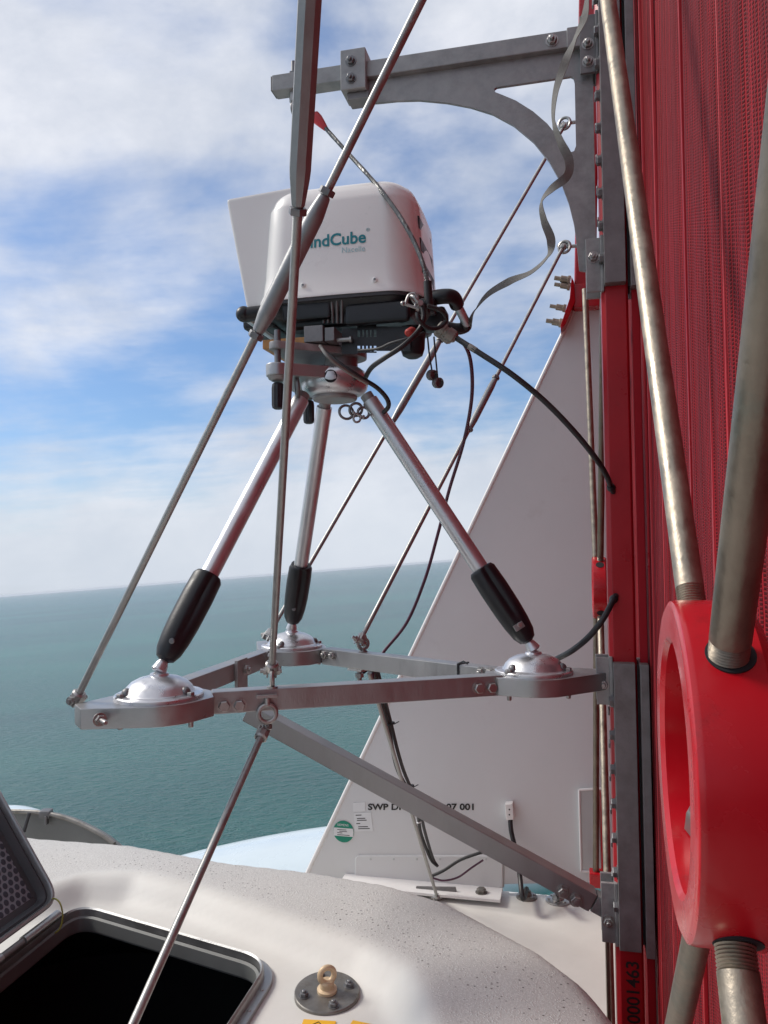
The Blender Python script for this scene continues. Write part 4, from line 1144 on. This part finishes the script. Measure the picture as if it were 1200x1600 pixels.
# ================================================================== TRIPOD
HC = P(523, 603, 2.42)
tp = thing('tripod', 'silver three legged tripod with black lower grips standing on the triangular frame', 'tripod', V((HC.x, HC.y, ZF)))
head = build('head', MB().lathe(HC - Z * .034, Z, [(.060, 0), (.074, .002), (.088, .008), (.097, .020), (.102, .038), (.101, .058), (.094, .072), (.082, .082), (.060, .086)], 64), 'dome', tp)
build('head_hub', MB().lathe(HC - Z * .048, Z, [(.050, 0), (.064, .003), (.068, .008), (.068, .02)], 40), 'alu_grey', tp)
camd = V((0.05, -1, 0)).normalized()
for an, rr_, s_ in ((-6, .099, .019), (38, .099, .008)):
    d = Matrix.Rotation(R(an), 3, 'Z') @ camd
    build('head_port', MB().lathe(HC + d * (.095 if s_ > .01 else .0985) + Z * .010, d, [(s_, 0), (s_, .0055)], 28), 'void', tp)  # flat black disc, the shade of a recess painted on
legs = [(D3, (276, 1036), (322, 897), (470, 625, 2.36)), (D1, (806, 1014), (744, 892), (578, 626, 2.38)), (D2, (467, 981), (473, 888), (507, 636, 2.54))]
for c, (bx_, by_), (tx_, ty_), (hx_, hy_, hd_) in legs:
    top = P(hx_, hy_, hd_); foot_ = V((c.x, c.y, ZF + 0.068))
    d = (top - foot_).normalized(); Lg = (top - foot_).length
    leg = build('leg', MB().tube([foot_ + d * Lg * .30, top], 0.0245, 32), 'tube', tp)
    f1 = 0.315
    prof = [(.010, 0.022), (.024, .030), (.033, .050), (.038, .085), (.041, .13), (.042, Lg * f1 * .75), (.040, Lg * f1 - .012), (.034, Lg * f1 - .002), (.026, Lg * f1)]
    mbg = MB(); n = 48
    ax = d; a = ax.cross(V((0.2, 0.93, 0.3))).normalized(); b = ax.cross(a); vs = []; fs = []
    for i, (r_, h_) in enumerate(prof):
        for j in range(n):
            an = 2 * math.pi * j / n
            g = max(0, math.cos(an * 3)) ** 4 * (0.009 if 4 <= i <= 6 else 0.0)
            vs.append(foot_ + ax * h_ + (a * math.cos(an) + b * math.sin(an)) * (r_ - g))
    for i in range(len(prof) - 1):
        for j in range(n): fs.append((i * n + j, i * n + (j + 1) % n, (i + 1) * n + (j + 1) % n, (i + 1) * n + j))
    fs += [tuple(range(n)), tuple((len(prof) - 1) * n + j for j in range(n))]
    build('grip', MB().add(vs, fs), 'black', leg)
    build('foot_pin', MB().lathe(foot_ - d * .006, d, [(.016, 0), (.020, .004), (.016, .02), (.010, .034)], 24), 'dome', leg)
    build('clamp_screw', MB().lathe(foot_ + d * .085 + camd * .036, camd, [(.007, 0), (.007, .007), (.004, .008)], 18), 'bolt' if c is D1 else 'bolt_dark', leg)
    build('top_socket', MB().tube([top - d * .004, top + d * .022], 0.019, 20), 'alu_grey', leg)
# metal tab on the right leg
top = P(578, 626, 2.38); foot_ = V((D1.x, D1.y, ZF + .068)); d = (top - foot_).normalized()
sd = d.cross(camd).normalized()
build('scale_plate', MB().box(foot_ + d * .082 + camd * .0385 - sd * 0.004, (sd, d, camd), (.030, .018, .006), .0015), 'alu_grey', tp)
# levelling base: lower and upper plates with screws
K1 = P(434, 579, 2.30); K2 = P(482, 600, 2.60)
zl = HC.z + 0.046
K2.z = K1.z
arm_pts = circ(HC, .082) + circ(K1, .034, 24) + circ(K2, .034, 24)
build('levelling_plate', MB().prism([V((a, b, K1.z - .018)) for a, b in hull(arm_pts)], Z, 0.036, 0.004), 'alu_plate', tp)
zu = K1.z + .072
UC = HC + V((0.02, 0.02, 0))
arm2 = circ(UC, .078) + circ(K1, .024, 24) + circ(K2, .024, 24)
build('top_plate', MB().prism([V((a, b, zu - .012)) for a, b in hull(arm2)], Z, 0.022, 0.003), 'alu_grey', tp)
build('centre_column', MB().lathe(V((UC.x, UC.y, K1.z + .015)), Z, [(.05, 0), (.05, .045)], 32), 'alu_grey', tp)
for K in (K1, K2):
    build('screw', MB().tube([V((K.x, K.y, K.z - .03)), V((K.x, K.y, zu + .045))], .0095, 16), 'bolt_dark', tp)
    build('screw_seat', MB().lathe(V((K.x, K.y, K.z - .032)), Z, [(.016, 0), (.026, .006), (.030, .014)], 24), 'alu_grey', tp)
    prof = []
    mbk = MB(); n = 40; vs = []; fs = []
    pr_ = [(.010, 0), (.0165, .004), (.0185, .012), (.0185, .060), (.0165, .072), (.012, .076)]
    for r_, h_ in pr_:
        for j in range(n):
            vs.append(V((K.x, K.y, K.z - .112 + h_)) + V((math.cos(2 * math.pi * j / n), math.sin(2 * math.pi * j / n), 0)) * (r_ - (.0018 if j % 4 < 2 and .01 < h_ < .065 else 0)))
    for i in range(len(pr_) - 1):
        for j in range(n): fs.append((i * n + j, i * n + (j + 1) % n, (i + 1) * n + (j + 1) % n, (i + 1) * n + j))
    fs += [tuple(range(n)), tuple((len(pr_) - 1) * n + j for j in range(n))]
    build('knob', MB().add(vs, fs), 'black', tp)
build('strap_band', MB().torus(P(464, 604, 2.34), V((1, .2, .1)), .030, .006, 24, 8), 'bolt_dark', tp)

# ================================================================== LIDAR
CB = V((-0.088, 2.505, 0))
zw0 = ray(428, 470).z * 2.35                      # bottom of the white cover
li_ = thing('wind_lidar', 'white boxy wind lidar with slanted hood and black base on top of the tripod', 'lidar', V((CB.x, CB.y, zw0 - .13)))
W_, Dp = 0.485, 0.425
def rsec(w, dpt, r, z, n=10, bulge=0.0, cx_=0.0, cy_=0.0):
    o = []
    hw, hd = w / 2, dpt / 2
    for (sx_, sy_, a0_) in ((1, -1, -90), (1, 1, 0), (-1, 1, 90), (-1, -1, 180)):
        for i in range(n + 1):
            an = R(a0_ + 90 * i / n)
            x = sx_ * (hw - r) + r * math.cos(an); y = sy_ * (hd - r) + r * math.sin(an)
            if i == n:
                pass
            o.append([x, y])
    # add mid points and bulge on long sides
    q = []
    m_ = len(o)
    for i in range(m_):
        a_, b_ = o[i], o[(i + 1) % m_]
        q.append(a_)
        if math.hypot(a_[0] - b_[0], a_[1] - b_[1]) > w * .25:
            for k in range(1, 8): q.append([a_[0] + (b_[0] - a_[0]) * k / 8, a_[1] + (b_[1] - a_[1]) * k / 8])
    out_ = []
    for x, y in q:
        fx = 1 - (x / hw) ** 2; fy = 1 - (y / hd) ** 2
        x2 = x + (bulge * max(0, fy) * (1 if x > 0 else -1) if abs(x) > hw - 1e-3 - r * .0 else 0)
        y2 = y + (bulge * max(0, fx) * (1 if y > 0 else -1) if abs(y) > hd - r * .9 else 0)
        out_.append(CB + nR * (x2 + cx_) + uB * (y2 + cy_) + Z * z)
    return out_
def loft(secs, capb=True, capt=True):
    n = len(secs[0]); vs = [p for s_ in secs for p in s_]; fs = []
    for i in range(len(secs) - 1):
        for j in range(n): fs.append((i * n + j, i * n + (j + 1) % n, (i + 1) * n + (j + 1) % n, (i + 1) * n + j))
    if capb: fs.append(tuple(range(n))[::-1])
    if capt: fs.append(tuple((len(secs) - 1) * n + j for j in range(n)))
    return MB().add(vs, fs)
Hc_ = 0.357
def side_in(h):       # how far the wall leans in at height h
    return 0.018 * (h / Hc_) 
secs = [rsec(W_ + .016, Dp + .016, .085, zw0, bulge=.012), rsec(W_ + .016, Dp + .016, .085, zw0 + .010, bulge=.012), rsec(W_ + .002, Dp + .002, .085, zw0 + .030, bulge=.011)]
rt = 0.075
for h in (0.08, 0.14, 0.20, Hc_ - rt):
    i_ = side_in(h); secs.append(rsec(W_ - 2 * i_, Dp - 2 * i_, .085, zw0 + h, bulge=.010))
for k in range(1, 9):
    an = R(90 * k / 8); ins = rt * (1 - math.cos(an)); i_ = side_in(Hc_) + ins
    secs.append(rsec(W_ - 2 * i_, Dp - 2 * i_, max(.025, .085 - ins * .6), zw0 + Hc_ - rt + rt * math.sin(an), bulge=.010 * math.cos(an)))
i_ = side_in(Hc_) + rt + .08
secs.append(rsec(W_ - 2 * i_, Dp - 2 * i_, .02, zw0 + Hc_ + .006))
cover = build('cover', loft(secs), 'white', li_, smooth=50)
# side vents on the right face
for k in range(3):
    c = CB + nR * (W_ / 2 + .004 - side_in(.1 + .08 * k)) + uB * (-.02) + Z * (zw0 + .10 + .065 * k)
    build('vent', MB().box(c, (nR, uB, Z), (.012, .20, .042), .004), 'black', li_)
# hood reaching left
hd0 = .33
hw_l = CB + nL * (W_ / 2 - .03)
hp_ = []
for (s_, zz_) in ((-.10, 0.0), (.078, 0.0), (.143, Hc_ - .010), (-.10, Hc_ + .004)):
    hp_.append((s_ + 0.0, zz_))
def hpt(s_, zz_, y): return hw_l + nL * s_ + uB * y + Z * (zw0 + zz_)
build('hood', MB().prism([hpt(a, b, -.172) for a, b in hp_], uB, hd0, 0.014), 'white', li_)
build('hood_fastener', MB().lathe(hpt(.075, Hc_ - .019, -.11), Z, [(.004, 0), (.004, .004)], 10), 'bolt_dark', li_)
# screws along the flange
for px, py in ((474, 446), (586, 437)):
    q = RP(px, py, CB - uB * (Dp / 2 + .012), uB)
    build('flange_screw', MB().lathe(q, -uB, [(.0075, 0), (.0075, .004), (.003, .006)], 14), 'white_edge', li_)
    build('screw_head', MB().lathe(q - uB * .004, -uB, [(.004, 0), (.003, .0035)], 12), 'bolt_dark', li_)
# lettering, bent onto the front wall
def face_proj(ox, oz):
    def f(x, y):
        X = ox + x; zf = oz + y; h = zf - zw0
        i_ = side_in(h) + .009
        hw = W_ / 2 - i_
        b_ = .0105 * max(0, 1 - (X / hw) ** 2)
        return CB + nR * X - uB * (Dp / 2 - side_in(h) + b_ + .0014) + Z * zf
    return f
q = RP(572, 378, CB - uB * (Dp / 2), uB); X1 = (q - CB).dot(nR); zb_ = q.z
mbt = text_mb('WindCube', 0.0495, None or V((0, 0, 0)), V((1, 0, 0)), Z, proj=lambda x, y: V((x, y, 0)), bold=0.0011)
wid = max(v.x for v in mbt.v)
pj = face_proj(X1 - wid, zb_ - .0015)
mbt.v = [pj(v.x, v.y) for v in mbt.v]
build('logo', mbt, 'teal', li_)
mbt = text_mb('Nacelle', 0.0235, V((0, 0, 0)), V((1, 0, 0)), Z, proj=lambda x, y: V((x, y, 0)))
wid2 = max(v.x for v in mbt.v); pj = face_proj(X1 - wid2 - .002, zb_ - .027); mbt.v = [pj(v.x, v.y) for v in mbt.v]
build('sub_lettering', mbt, 'pale_teal', li_)
mbt = text_mb('®', 0.014, V((0, 0, 0)), V((1, 0, 0)), Z, proj=lambda x, y: V((x, y, 0)))
pj = face_proj(X1 + .001, zb_ + .030); mbt.v = [pj(v.x, v.y) for v in mbt.v]
build('registered_mark', mbt, 'teal', li_)
# black base housing
secs = [rsec(W_ - .15, Dp - .18, .05, zw0 - .062, cx_=.01, cy_=-.05), rsec(W_ - .08, Dp - .10, .06, zw0 - .055, cx_=.01, cy_=-.02), rsec(W_ - .03, Dp - .03, .07, zw0 - .040), rsec(W_ - .012, Dp - .012, .08, zw0 - .015, bulge=.008), rsec(W_ + .002, Dp + .002, .08, zw0 - .001, bulge=.010)]
build('base_housing', loft(secs), 'black', li_, smooth=30)
build('hood_base', MB().box(CB + nL * (W_ / 2 + .015) - uB * .01 + Z * (zw0 - .030), (nR, uB, Z), (.11, .28, .055), .012), 'black', li_)
secs = [rsec(W_ + .010, Dp + .010, .085, zw0 - .010, bulge=.012), rsec(W_ + .010, Dp + .010, .085, zw0 + .001, bulge=.012)]
build('gasket', loft(secs), 'dark_grey', li_)
def fb(px, py, off=0.0):                          # point on the front plane of the base
    return RP(px, py, CB - uB * (Dp / 2 + off), uB)
# cooling fins on the front
for k in range(5):
    a_ = fb(502 + 8 * k, 463, .004); b_ = fb(506 + 7 * k, 505, -.020)
    build('cooling_fin', MB().tube([a_, a_.lerp(b_, .35), b_], [.0025, .0045, .004], 8), 'alu_dark', li_)
build('front_skirt', MB().box(fb(540, 492, -.045), (nR, uB, Z), (.36, .05, .070), .014), 'black', li_)
build('base_boss', MB().box(fb(480, 487, -.012), (nR, uB, Z), (.15, .03, .055), .010).box(fb(590, 490, -.012), (nR, uB, Z), (.19, .03, .060), .012), 'black', li_)
build('small_screw', MB().lathe(fb(564, 463, .004), -uB, [(.004, 0), (.003, .004)], 10), 'bolt', li_)
# brown plate and clamp block underneath
build('base_plate', MB().box(CB + nL * .145 - uB * .06 + Z * (zw0 - .118), (nR, uB, Z), (.17, .26, .028), .003), 'brass', li_)
build('adapter_block', MB().box(fb(497, 527, -.03), (nR, uB, Z), (.058, .09, .048), .003).box(fb(521, 527, -.03), (nR, uB, Z), (.030, .08, .040), .003), 'alu_dark', li_)
build('adapter_pin', MB().lathe(fb(523, 532, -.02), nR, [(.007, 0), (.007, .045), (.010, .046), (.010, .052)], 14), 'bolt', li_)
build('adapter_column', MB().box(CB + nL * .03 - uB * .02 + Z * (zw0 - .14), (nR, uB, Z), (.07, .09, .06), .004), 'alu_dark', li_)
# slotted skirt plate
mb = MB(); y0s, y1s = 513, 553
xs = [540] + [556 + 6.3 * i for i in range(6)]
def slab(mb, x0_, y0_, x1_, y1_): 
    return mb.prism([fb(x0_, y0_, -.035), fb(x1_, y0_, -.035), fb(x1_, y1_, -.035), fb(x0_, y1_, -.035)], uB, .004)
slab(mb, 534, 513, 558, 553); slab(mb, 588, 510, 641, 548)
for a_, b_ in ((506, 515.5), (526.5, 540), (549, 553)): slab(mb, 558, a_, 588, b_ - (2 if b_ > 552 else 0))
for i in range(4): slab(mb, 562.6 + 6.0 * i, 515.5, 565.6 + 6.0 * i, 526.5); slab(mb, 562.6 + 6.0 * i, 540, 565.6 + 6.0 * i, 549)
build('slotted_skirt', mb, 'black', li_)
build('foot_lump', MB().lathe(P(645, 560, 2.36), Z, [(.016, 0), (.030, .008), (.036, .026), (.040, .09)], 14), 'black', li_)
# handles
def handle(base_r, pts_arm1, grip, arm2, lab):
    h = build('handle', MB().tube(spline(pts_arm1, 6), [.021] * (6 * (len(pts_arm1) - 1) + 1), 18), 'black', li_)
    build('handle_grip', MB().tube(grip, .0135, 18), 'tube', h)
    build('handle_arm', MB().tube(spline(arm2, 6), .018, 16), 'black', h)
handle(0, [P(672, 466, 2.26), P(695, 463, 2.24), P(708, 465, 2.25), P(714, 476, 2.28)], [P(713, 474, 2.27), P(729, 505, 2.44)], [P(728, 502, 2.44), P(727, 511, 2.46), P(712, 514, 2.46), P(690, 508, 2.46), P(670, 500, 2.46)], '')
handle(0, [P(425, 488, 2.34), P(405, 489, 2.34), P(388, 491, 2.34), P(379, 492, 2.34)], [P(388, 497, 2.35), P(434, 531, 2.60)], [P(434, 528, 2.60), P(452, 528, 2.60)], '')
build('handle_cap', MB().ball(P(381, 491, 2.34), .0235), 'black', li_)
# cluster of connectors under the right side
build('socket_block', MB().box(P(680, 500, 2.32), (nR, uB, Z), (.070, .08, .060), .010).box(P(668, 480, 2.24), (nR, uB, Z), (.050, .05, .045), .012), 'black', li_)
build('plug', MB().lathe(P(646, 517, 2.20), (P(632, 522, 2.16) - P(646, 517, 2.20)).normalized(), [(.010, 0), (.013, .01), (.011, .03), (.006, .034)], 18), 'orange', li_)
def connector(p0, p1, r0, name, label):
    d = (p1 - p0).normalized(); L_ = (p1 - p0).length
    return solo(name, MB().lathe(p0, d, [(r0 * .8, 0), (r0, .004), (r0, L_ * .35), (r0 * .82, L_ * .37), (r0 * .82, L_ * .5), (r0 * 1.06, L_ * .52), (r0 * 1.06, L_ * .85), (r0 * .6, L_)], 16), 'connector', p0, label, 'connector', 'cable connectors under the lidar')
connector(P(684, 509, 2.20), P(713, 530, 2.20), .0175, 'cable_connector', 'grey threaded cable plug under the right end of the lidar')
connector(P(681, 516, 2.24), P(706, 533, 2.24), .0145, 'cable_connector', 'smaller grey plug behind the threaded one under the lidar')

# ------------------------------------------------------------------ wire rope, shackles
wr = thing('wire_rope', 'dark wire rope with red sleeve hanging from the bracket arm to the lidar shackle', 'rope', hk)
wp = spline([q - aw * 0.095 for q in [a0.lerp(a1, 0.065)]] + [P(490, 178, 2.50), P(512, 204, 2.48), P(548, 244, 2.42), P(585, 285, 2.34), P(618, 328, 2.25), P(643, 370, 2.19), P(660, 410, 2.15), P(669, 450, 2.14), P(670, 478, 2.14)], 10)
def rope_mb(pts, r, strands=6, pitch=.03):
    mb = MB(); k = len(pts); dist = 0; a = None
    core = []; st = [[] for _ in range(strands)]
    dense = []
    for i in range(k - 1):
        L_ = (pts[i + 1] - pts[i]).length; m_ = max(1, int(L_ / .004))
        for j in range(m_): dense.append(pts[i].lerp(pts[i + 1], j / m_))
    dense.append(pts[-1])
    prev = dense[0]; a = None
    for i, p in enumerate(dense):
        tg = (dense[min(i + 1, len(dense) - 1)] - dense[max(0, i - 1)]).normalized()
        if a is None: a = tg.cross(V((.1, .3, .9))).normalized()
        a = (a - tg * a.dot(tg)).normalized(); b = tg.cross(a)
        dist += (p - prev).length; prev = p
        for s_ in range(strands):
            an = 2 * math.pi * (s_ / strands + dist / pitch)
            st[s_].append(p + (a * math.cos(an) + b * math.sin(an)) * r * .62)
    for s_ in st: mb.tube(s_, r * .42, 6)
    return mb
build('strand', rope_mb(wp, .0068), 'wire', wr)
sl = [P(491, 180, 2.50), P(509, 201, 2.485)]
build('sleeve', MB().lathe(sl[0], (sl[1] - sl[0]).normalized(), [(.006, 0), (.016, .003), (.0165, .02), (.013, .04), (.008, (sl[1] - sl[0]).length)], 20), 'red_sleeve', wr)
sl = [P(668, 440, 2.14), P(670, 478, 2.14)]
build('ferrule', MB().tube(sl, .0115, 16), 'black_rubber', wr)
def shackle(c, d, n_, s_, label):
    """bow shackle: c pin centre, d towards bow, n_ pin axis"""
    d = d.normalized(); n_ = (n_ - d * n_.dot(d)).normalized(); t = thing('shackle', label, 'shackle', c, 'steel shackles and rings at the lidar')
    pts = [c + n_ * s_ * .8, c + n_ * s_ * .85 + d * s_ * .9, c + n_ * s_ * .7 + d * s_ * 1.7, c + d * s_ * 2.15, c - n_ * s_ * .7 + d * s_ * 1.7, c - n_ * s_ * .85 + d * s_ * .9, c - n_ * s_ * .8]
    build('bow', MB().tube(spline(pts, 6), s_ * .28, 12), 'bolt', t)
    build('pin', MB().tube([c - n_ * s_ * 1.25, c + n_ * s_ * 1.2], s_ * .26, 12).lathe(c + n_ * s_ * 1.1, n_, [(s_ * .5, 0), (s_ * .5, s_ * .5)], 8).ball(c - n_ * s_ * 1.3, s_ * .42), 'bolt', t)
    return t
shackle(P(641, 478, 2.14), (P(652, 445, 2.14) - P(641, 478, 2.14)), V((1, 0, -.35)), .016, 'upright steel shackle on the wire rope end at the lidar corner')
shackle(P(655, 478, 2.13), (P(642, 462, 2.13) - P(655, 478, 2.13)), V((.5, -.6, -.5)), .0155, 'tilted steel shackle linked below the upright one at the lidar corner')
shackle(P(560, 648, 2.36), V((-.3, -.3, -.8)), V((1, .2, -.3)), .012, 'small shackle hanging under the tripod head')
for (a, b, s_, nm) in ((541, 644, .021, 'thin ring hanging at the left under the tripod head'), (556, 640, .019, 'middle ring hanging under the tripod head'), (568, 645, .017, 'right ring hanging under the tripod head')):
    solo('steel_ring', MB().torus(P(a, b, 2.37), V((.3, -1, .2 * (1 if a != 556 else -2))), s_, .0042, 28, 8), 'bolt_dark', P(a, b, 2.37), nm, 'ring', 'steel rings under the tripod head')

# ------------------------------------------------------------------ cables at the lidar
cable('signal_cable', [P(700, 520, 2.22), P(722, 534, 2.18), P(750, 552, 2.15), P(800, 585, 2.12), P(850, 626, 2.12), P(895, 672, 2.12), P(930, 715, 2.14), P(947, 742, 2.19), P(956, 764, 2.245), P(966, 785, 2.32)], .0078, 'black_rubber', 'thick black cable arching from the lidar plug to the red post')
solo('cable_marker', MB().tube([P(733, 541, 2.166), P(744, 548, 2.156)], .0086, 16), 'connector', P(733, 541, 2.166), 'pale marker sleeve on the thick black cable beside the lidar plug', 'sleeve')
cable('purple_cable', [P(704, 520, 2.26), P(722, 534, 2.28), P(734, 558, 2.32), P(738, 600, 2.38), P(734, 645, 2.45), P(722, 700, 2.55), P(702, 765, 2.66), P(684, 835, 2.75), P(664, 905, 2.80), P(636, 972, 2.83), P(600, 1018, 2.83), P(584, 1046, 2.80), P(582, 1075, 2.8)], .0056, 'purple', 'long thin purple cable hanging in a bow from the lidar to the back beam')
cable('rear_cable', [P(975, 915, 2.33), P(966, 925, 2.28), P(958, 938, 2.225), P(943, 966, 2.17), P(920, 995, 2.2), P(893, 1017, 2.30), P(865, 1032, 2.44), P(840, 1045, 2.52), P(800, 1056, 2.60)], .0085, 'black_rubber', 'thick black cable looping behind the right foot dome to the red post')
cable('power_cable', [P(660, 505, 2.20), P(668, 488, 2.16), P(660, 476, 2.13), P(662, 495, 2.12), P(655, 515, 2.12), P(630, 540, 2.10), P(600, 560, 2.12), P(580, 575, 2.2), P(570, 592, 2.34)], .0070, 'black_rubber', 'black cable running under the lidar base to the tripod head')
cable('loop_hose', [P(505, 548, 2.28), P(530, 568, 2.26), P(560, 588, 2.26), P(588, 605, 2.28), P(604, 622, 2.3), P(607, 635, 2.32), P(598, 645, 2.36), P(588, 648, 2.4)], .0068, 'black_rubber', 'black hose looping over the silver tripod head')
cable('grounding_lead', [P(500, 540, 2.24), P(515, 560, 2.22), P(545, 582, 2.24), P(575, 600, 2.26)], .0050, 'dark_steel', 'thin grey braided lead over the tripod head')
cable('inner_lead', [P(662, 520, 2.16), P(640, 528, 2.14), P(612, 536, 2.16), P(590, 545, 2.2), P(560, 548, 2.26)], .0040, 'black_rubber', 'thin black lead under the slotted edge of the lidar')
cable('coiled_lead', [P(668, 478, 2.11), P(690, 486, 2.12), P(697, 500, 2.14), P(685, 512, 2.14), P(668, 512, 2.12), P(655, 500, 2.1), P(652, 488, 2.1)], .0060, 'black_rubber', 'black lead coiled beside the shackles at the lidar corner')
for (x0_, x1_, x2_, y0_, y1_, lab) in ((668, 671, 675, 526, 584, 'left of the two dust caps hanging on thin cords under the lidar'), (678, 681, 684, 526, 596, 'right and lower of the two dust caps hanging on cords under the lidar')):
    t = thing('dust_cap', lab, 'cap', P(x2_, y1_, 2.28), 'dust caps hanging from the lidar')
    build('cord', MB().tube(spline([P(x0_, y0_, 2.28), P(x1_, (y0_ + y1_) / 2, 2.28), P(x2_, y1_ - 4, 2.28)], 5), .0024, 8), 'black_rubber', t)
    c = P(x2_, y1_, 2.28); dd = V((.5, -.8, -.2)).normalized()
    build('cap', MB().lathe(c - dd * .010 - Z * .004, dd, [(.014, 0), (.0155, .003), (.0155, .018), (.012, .020), (.011, .012)], 20), 'bolt_dark', t)

# strap
def strap_mb(pts, w, th, tw):
    p = spline(pts, 8); k = len(p); mb = MB(); vs = []; fs = []
    for i, q in enumerate(p):
        tg = (p[min(i + 1, k - 1)] - p[max(0, i - 1)]).normalized()
        f_ = i / (k - 1) * (len(tw) - 1); j = min(int(f_), len(tw) - 2); an = R(tw[j] + (tw[j + 1] - tw[j]) * (f_ - j))
        side = tg.cross(V((0, 1, 0))).normalized(); dep = tg.cross(side)
        a = side * math.cos(an) + dep * math.sin(an); b = tg.cross(a)
        for x, y in ((-1, -1), (1, -1), (1, 1), (-1, 1)): vs.append(q + a * x * w / 2 + b * y * th / 2)
    for i in range(k - 1):
        for j in range(4): fs.append((i * 4 + j, i * 4 + (j + 1) % 4, (i + 1) * 4 + (j + 1) % 4, (i + 1) * 4 + j))
    fs += [(0, 1, 2, 3), tuple((k - 1) * 4 + j for j in range(4))]
    return mb.add(vs, fs)
solo('webbing_strap', strap_mb([P(918, -60, 2.06), P(917, -5, 2.08), P(912, 30, 2.08), P(898, 62, 2.08), P(882, 100, 2.09), P(868, 145, 2.10), P(865, 190, 2.10), P(876, 222, 2.10), P(889, 250, 2.10), P(886, 275, 2.10), P(862, 295, 2.11), P(846, 316, 2.12), P(850, 345, 2.13), P(861, 375, 2.14), P(856, 400, 2.16), P(830, 425, 2.2), P(795, 440, 2.26), P(762, 460, 2.32), P(742, 485, 2.38), P(733, 508, 2.43)], .023, .0014,
     [55, 80, 40, 70, 20, 60, 88, 60, 10, -20, 30, 85, 60, 20, 75, 50, 10, 40, 85, 50]), 'strap', P(912, 30, 2.08), 'grey webbing strap winding down from the post top to the right lidar handle', 'strap')
# cable bundle tied to the lower thin rod
cable('bundle_cable', [P(585, 1048, 2.84), P(597, 1100, 2.92), P(607, 1135, 3.0), P(613, 1170, 3.05), P(622, 1205, 3.15), P(640, 1238, 3.3), P(652, 1262, 3.45), P(657, 1300, 3.6), P(672, 1340, 3.7), P(682, 1352, 3.7)], .0078, 'black_rubber', 'outer black cable of the bundle hanging from the back beam to the fin foot', group='cables tied to the lower thin rod')
cable('bundle_cable', [P(590, 1048, 2.86), P(603, 1100, 2.94), P(612, 1135, 3.02), P(621, 1172, 3.07), P(631, 1205, 3.17), P(644, 1236, 3.3), P(655, 1262, 3.45), P(664, 1300, 3.6), P(676, 1340, 3.7), P(684, 1354, 3.7)], .0070, 'dark_grey', 'inner dark cable of the bundle hanging from the back beam to the fin foot', group='cables tied to the lower thin rod')
for (px, py, d_, lab) in ((609, 1131, 3.0, 'black cable tie round the bundle just below the front beam'), (640, 1229, 3.26, 'black cable tie round the bundle just above the diagonal brace'), (655, 1283, 3.55, 'pale cable tie round the bundle just below the diagonal brace')):
    solo('cable_tie', MB().torus(P(px, py, d_), V((.3, 0, -1)), .016, .0042, 20, 8).tube([P(px, py, d_) + V((.014, -.01, 0)), P(px, py, d_) + V((.035, -.015, .012))], .002, 6), 'black_rubber' if py < 1280 else 'paper', P(px, py, d_), lab, 'cable tie', 'cable ties')
tpos = RP(716, 1050, b12, n12)
mb = MB().box(V((tpos.x, tpos.y, zt - HB / 2)) + n12 * .025, (d12, n12, Z), (.008, .055, HB + .006), .001)
mb.tube([V((tpos.x, tpos.y, zt + .003)) - n12 * .002, V((tpos.x, tpos.y, zt + .012)) + d12 * .02, V((tpos.x, tpos.y, zt + .006)) + d12 * .035], .0028, 6)
solo('cable_tie', mb, 'black', tpos, 'black cable tie round the back beam near the right dome', 'cable tie', 'cable ties')
solo('cable_clip', MB().box(P(580, 1046, 2.78), (d12, n12, Z), (.05, .03, .012), .003).tube([P(574, 1046, 2.76), P(566, 1052, 2.75)], .006, 8), 'black', P(580, 1046, 2.78), 'small black clip holding the cables under the back beam', 'clip')

# ------------------------------------------------------------------ haze over the sea
HZ = 44000
hm = bpy.data.materials.new('sea_haze'); hm.use_nodes = True
ht = hm.node_tree; ht.nodes.clear()
ho = ht.nodes.new('ShaderNodeOutputMaterial'); hv = ht.nodes.new('ShaderNodeVolumePrincipled')
hv.inputs['Color'].default_value = (0.86, 0.92, 1.0, 1); hv.inputs['Density'].default_value = 0.000022
hv.inputs['Anisotropy'].default_value = 0.3
ht.links.new(hv.outputs[0], ho.inputs['Volume'])
hb_ = bmesh.new(); bmesh.ops.create_cube(hb_, size=1.0)
for v in hb_.verts: v.co = V((v.co.x * 2 * HZ * 1.1, v.co.y * 2 * HZ * 1.1, -1 if v.co.z < 0 else HUB + 5))
hme = bpy.data.meshes.new('haze'); hb_.to_mesh(hme); hb_.free(); hme.materials.append(hm)
hz_ = bpy.data.objects.new('haze', hme); col.objects.link(hz_); tag(hz_, kind='stuff')

for (q, d_, lab) in ((P(955, 762, 2.237), P(947, 742, 2.19), 'small black gland where the arching cable enters the red post'), (P(959, 936, 2.232), P(948, 957, 2.19), 'small black gland where the lower cable leaves the red post')):
    dd_ = (d_ - q).normalized()
    solo('cable_gland', MB().lathe(q - dd_ * .004, dd_, [(.0115, 0), (.0125, .003), (.0115, .010), (.0095, .016)], 16), 'black', q, lab, 'gland', 'cable glands on the red post')
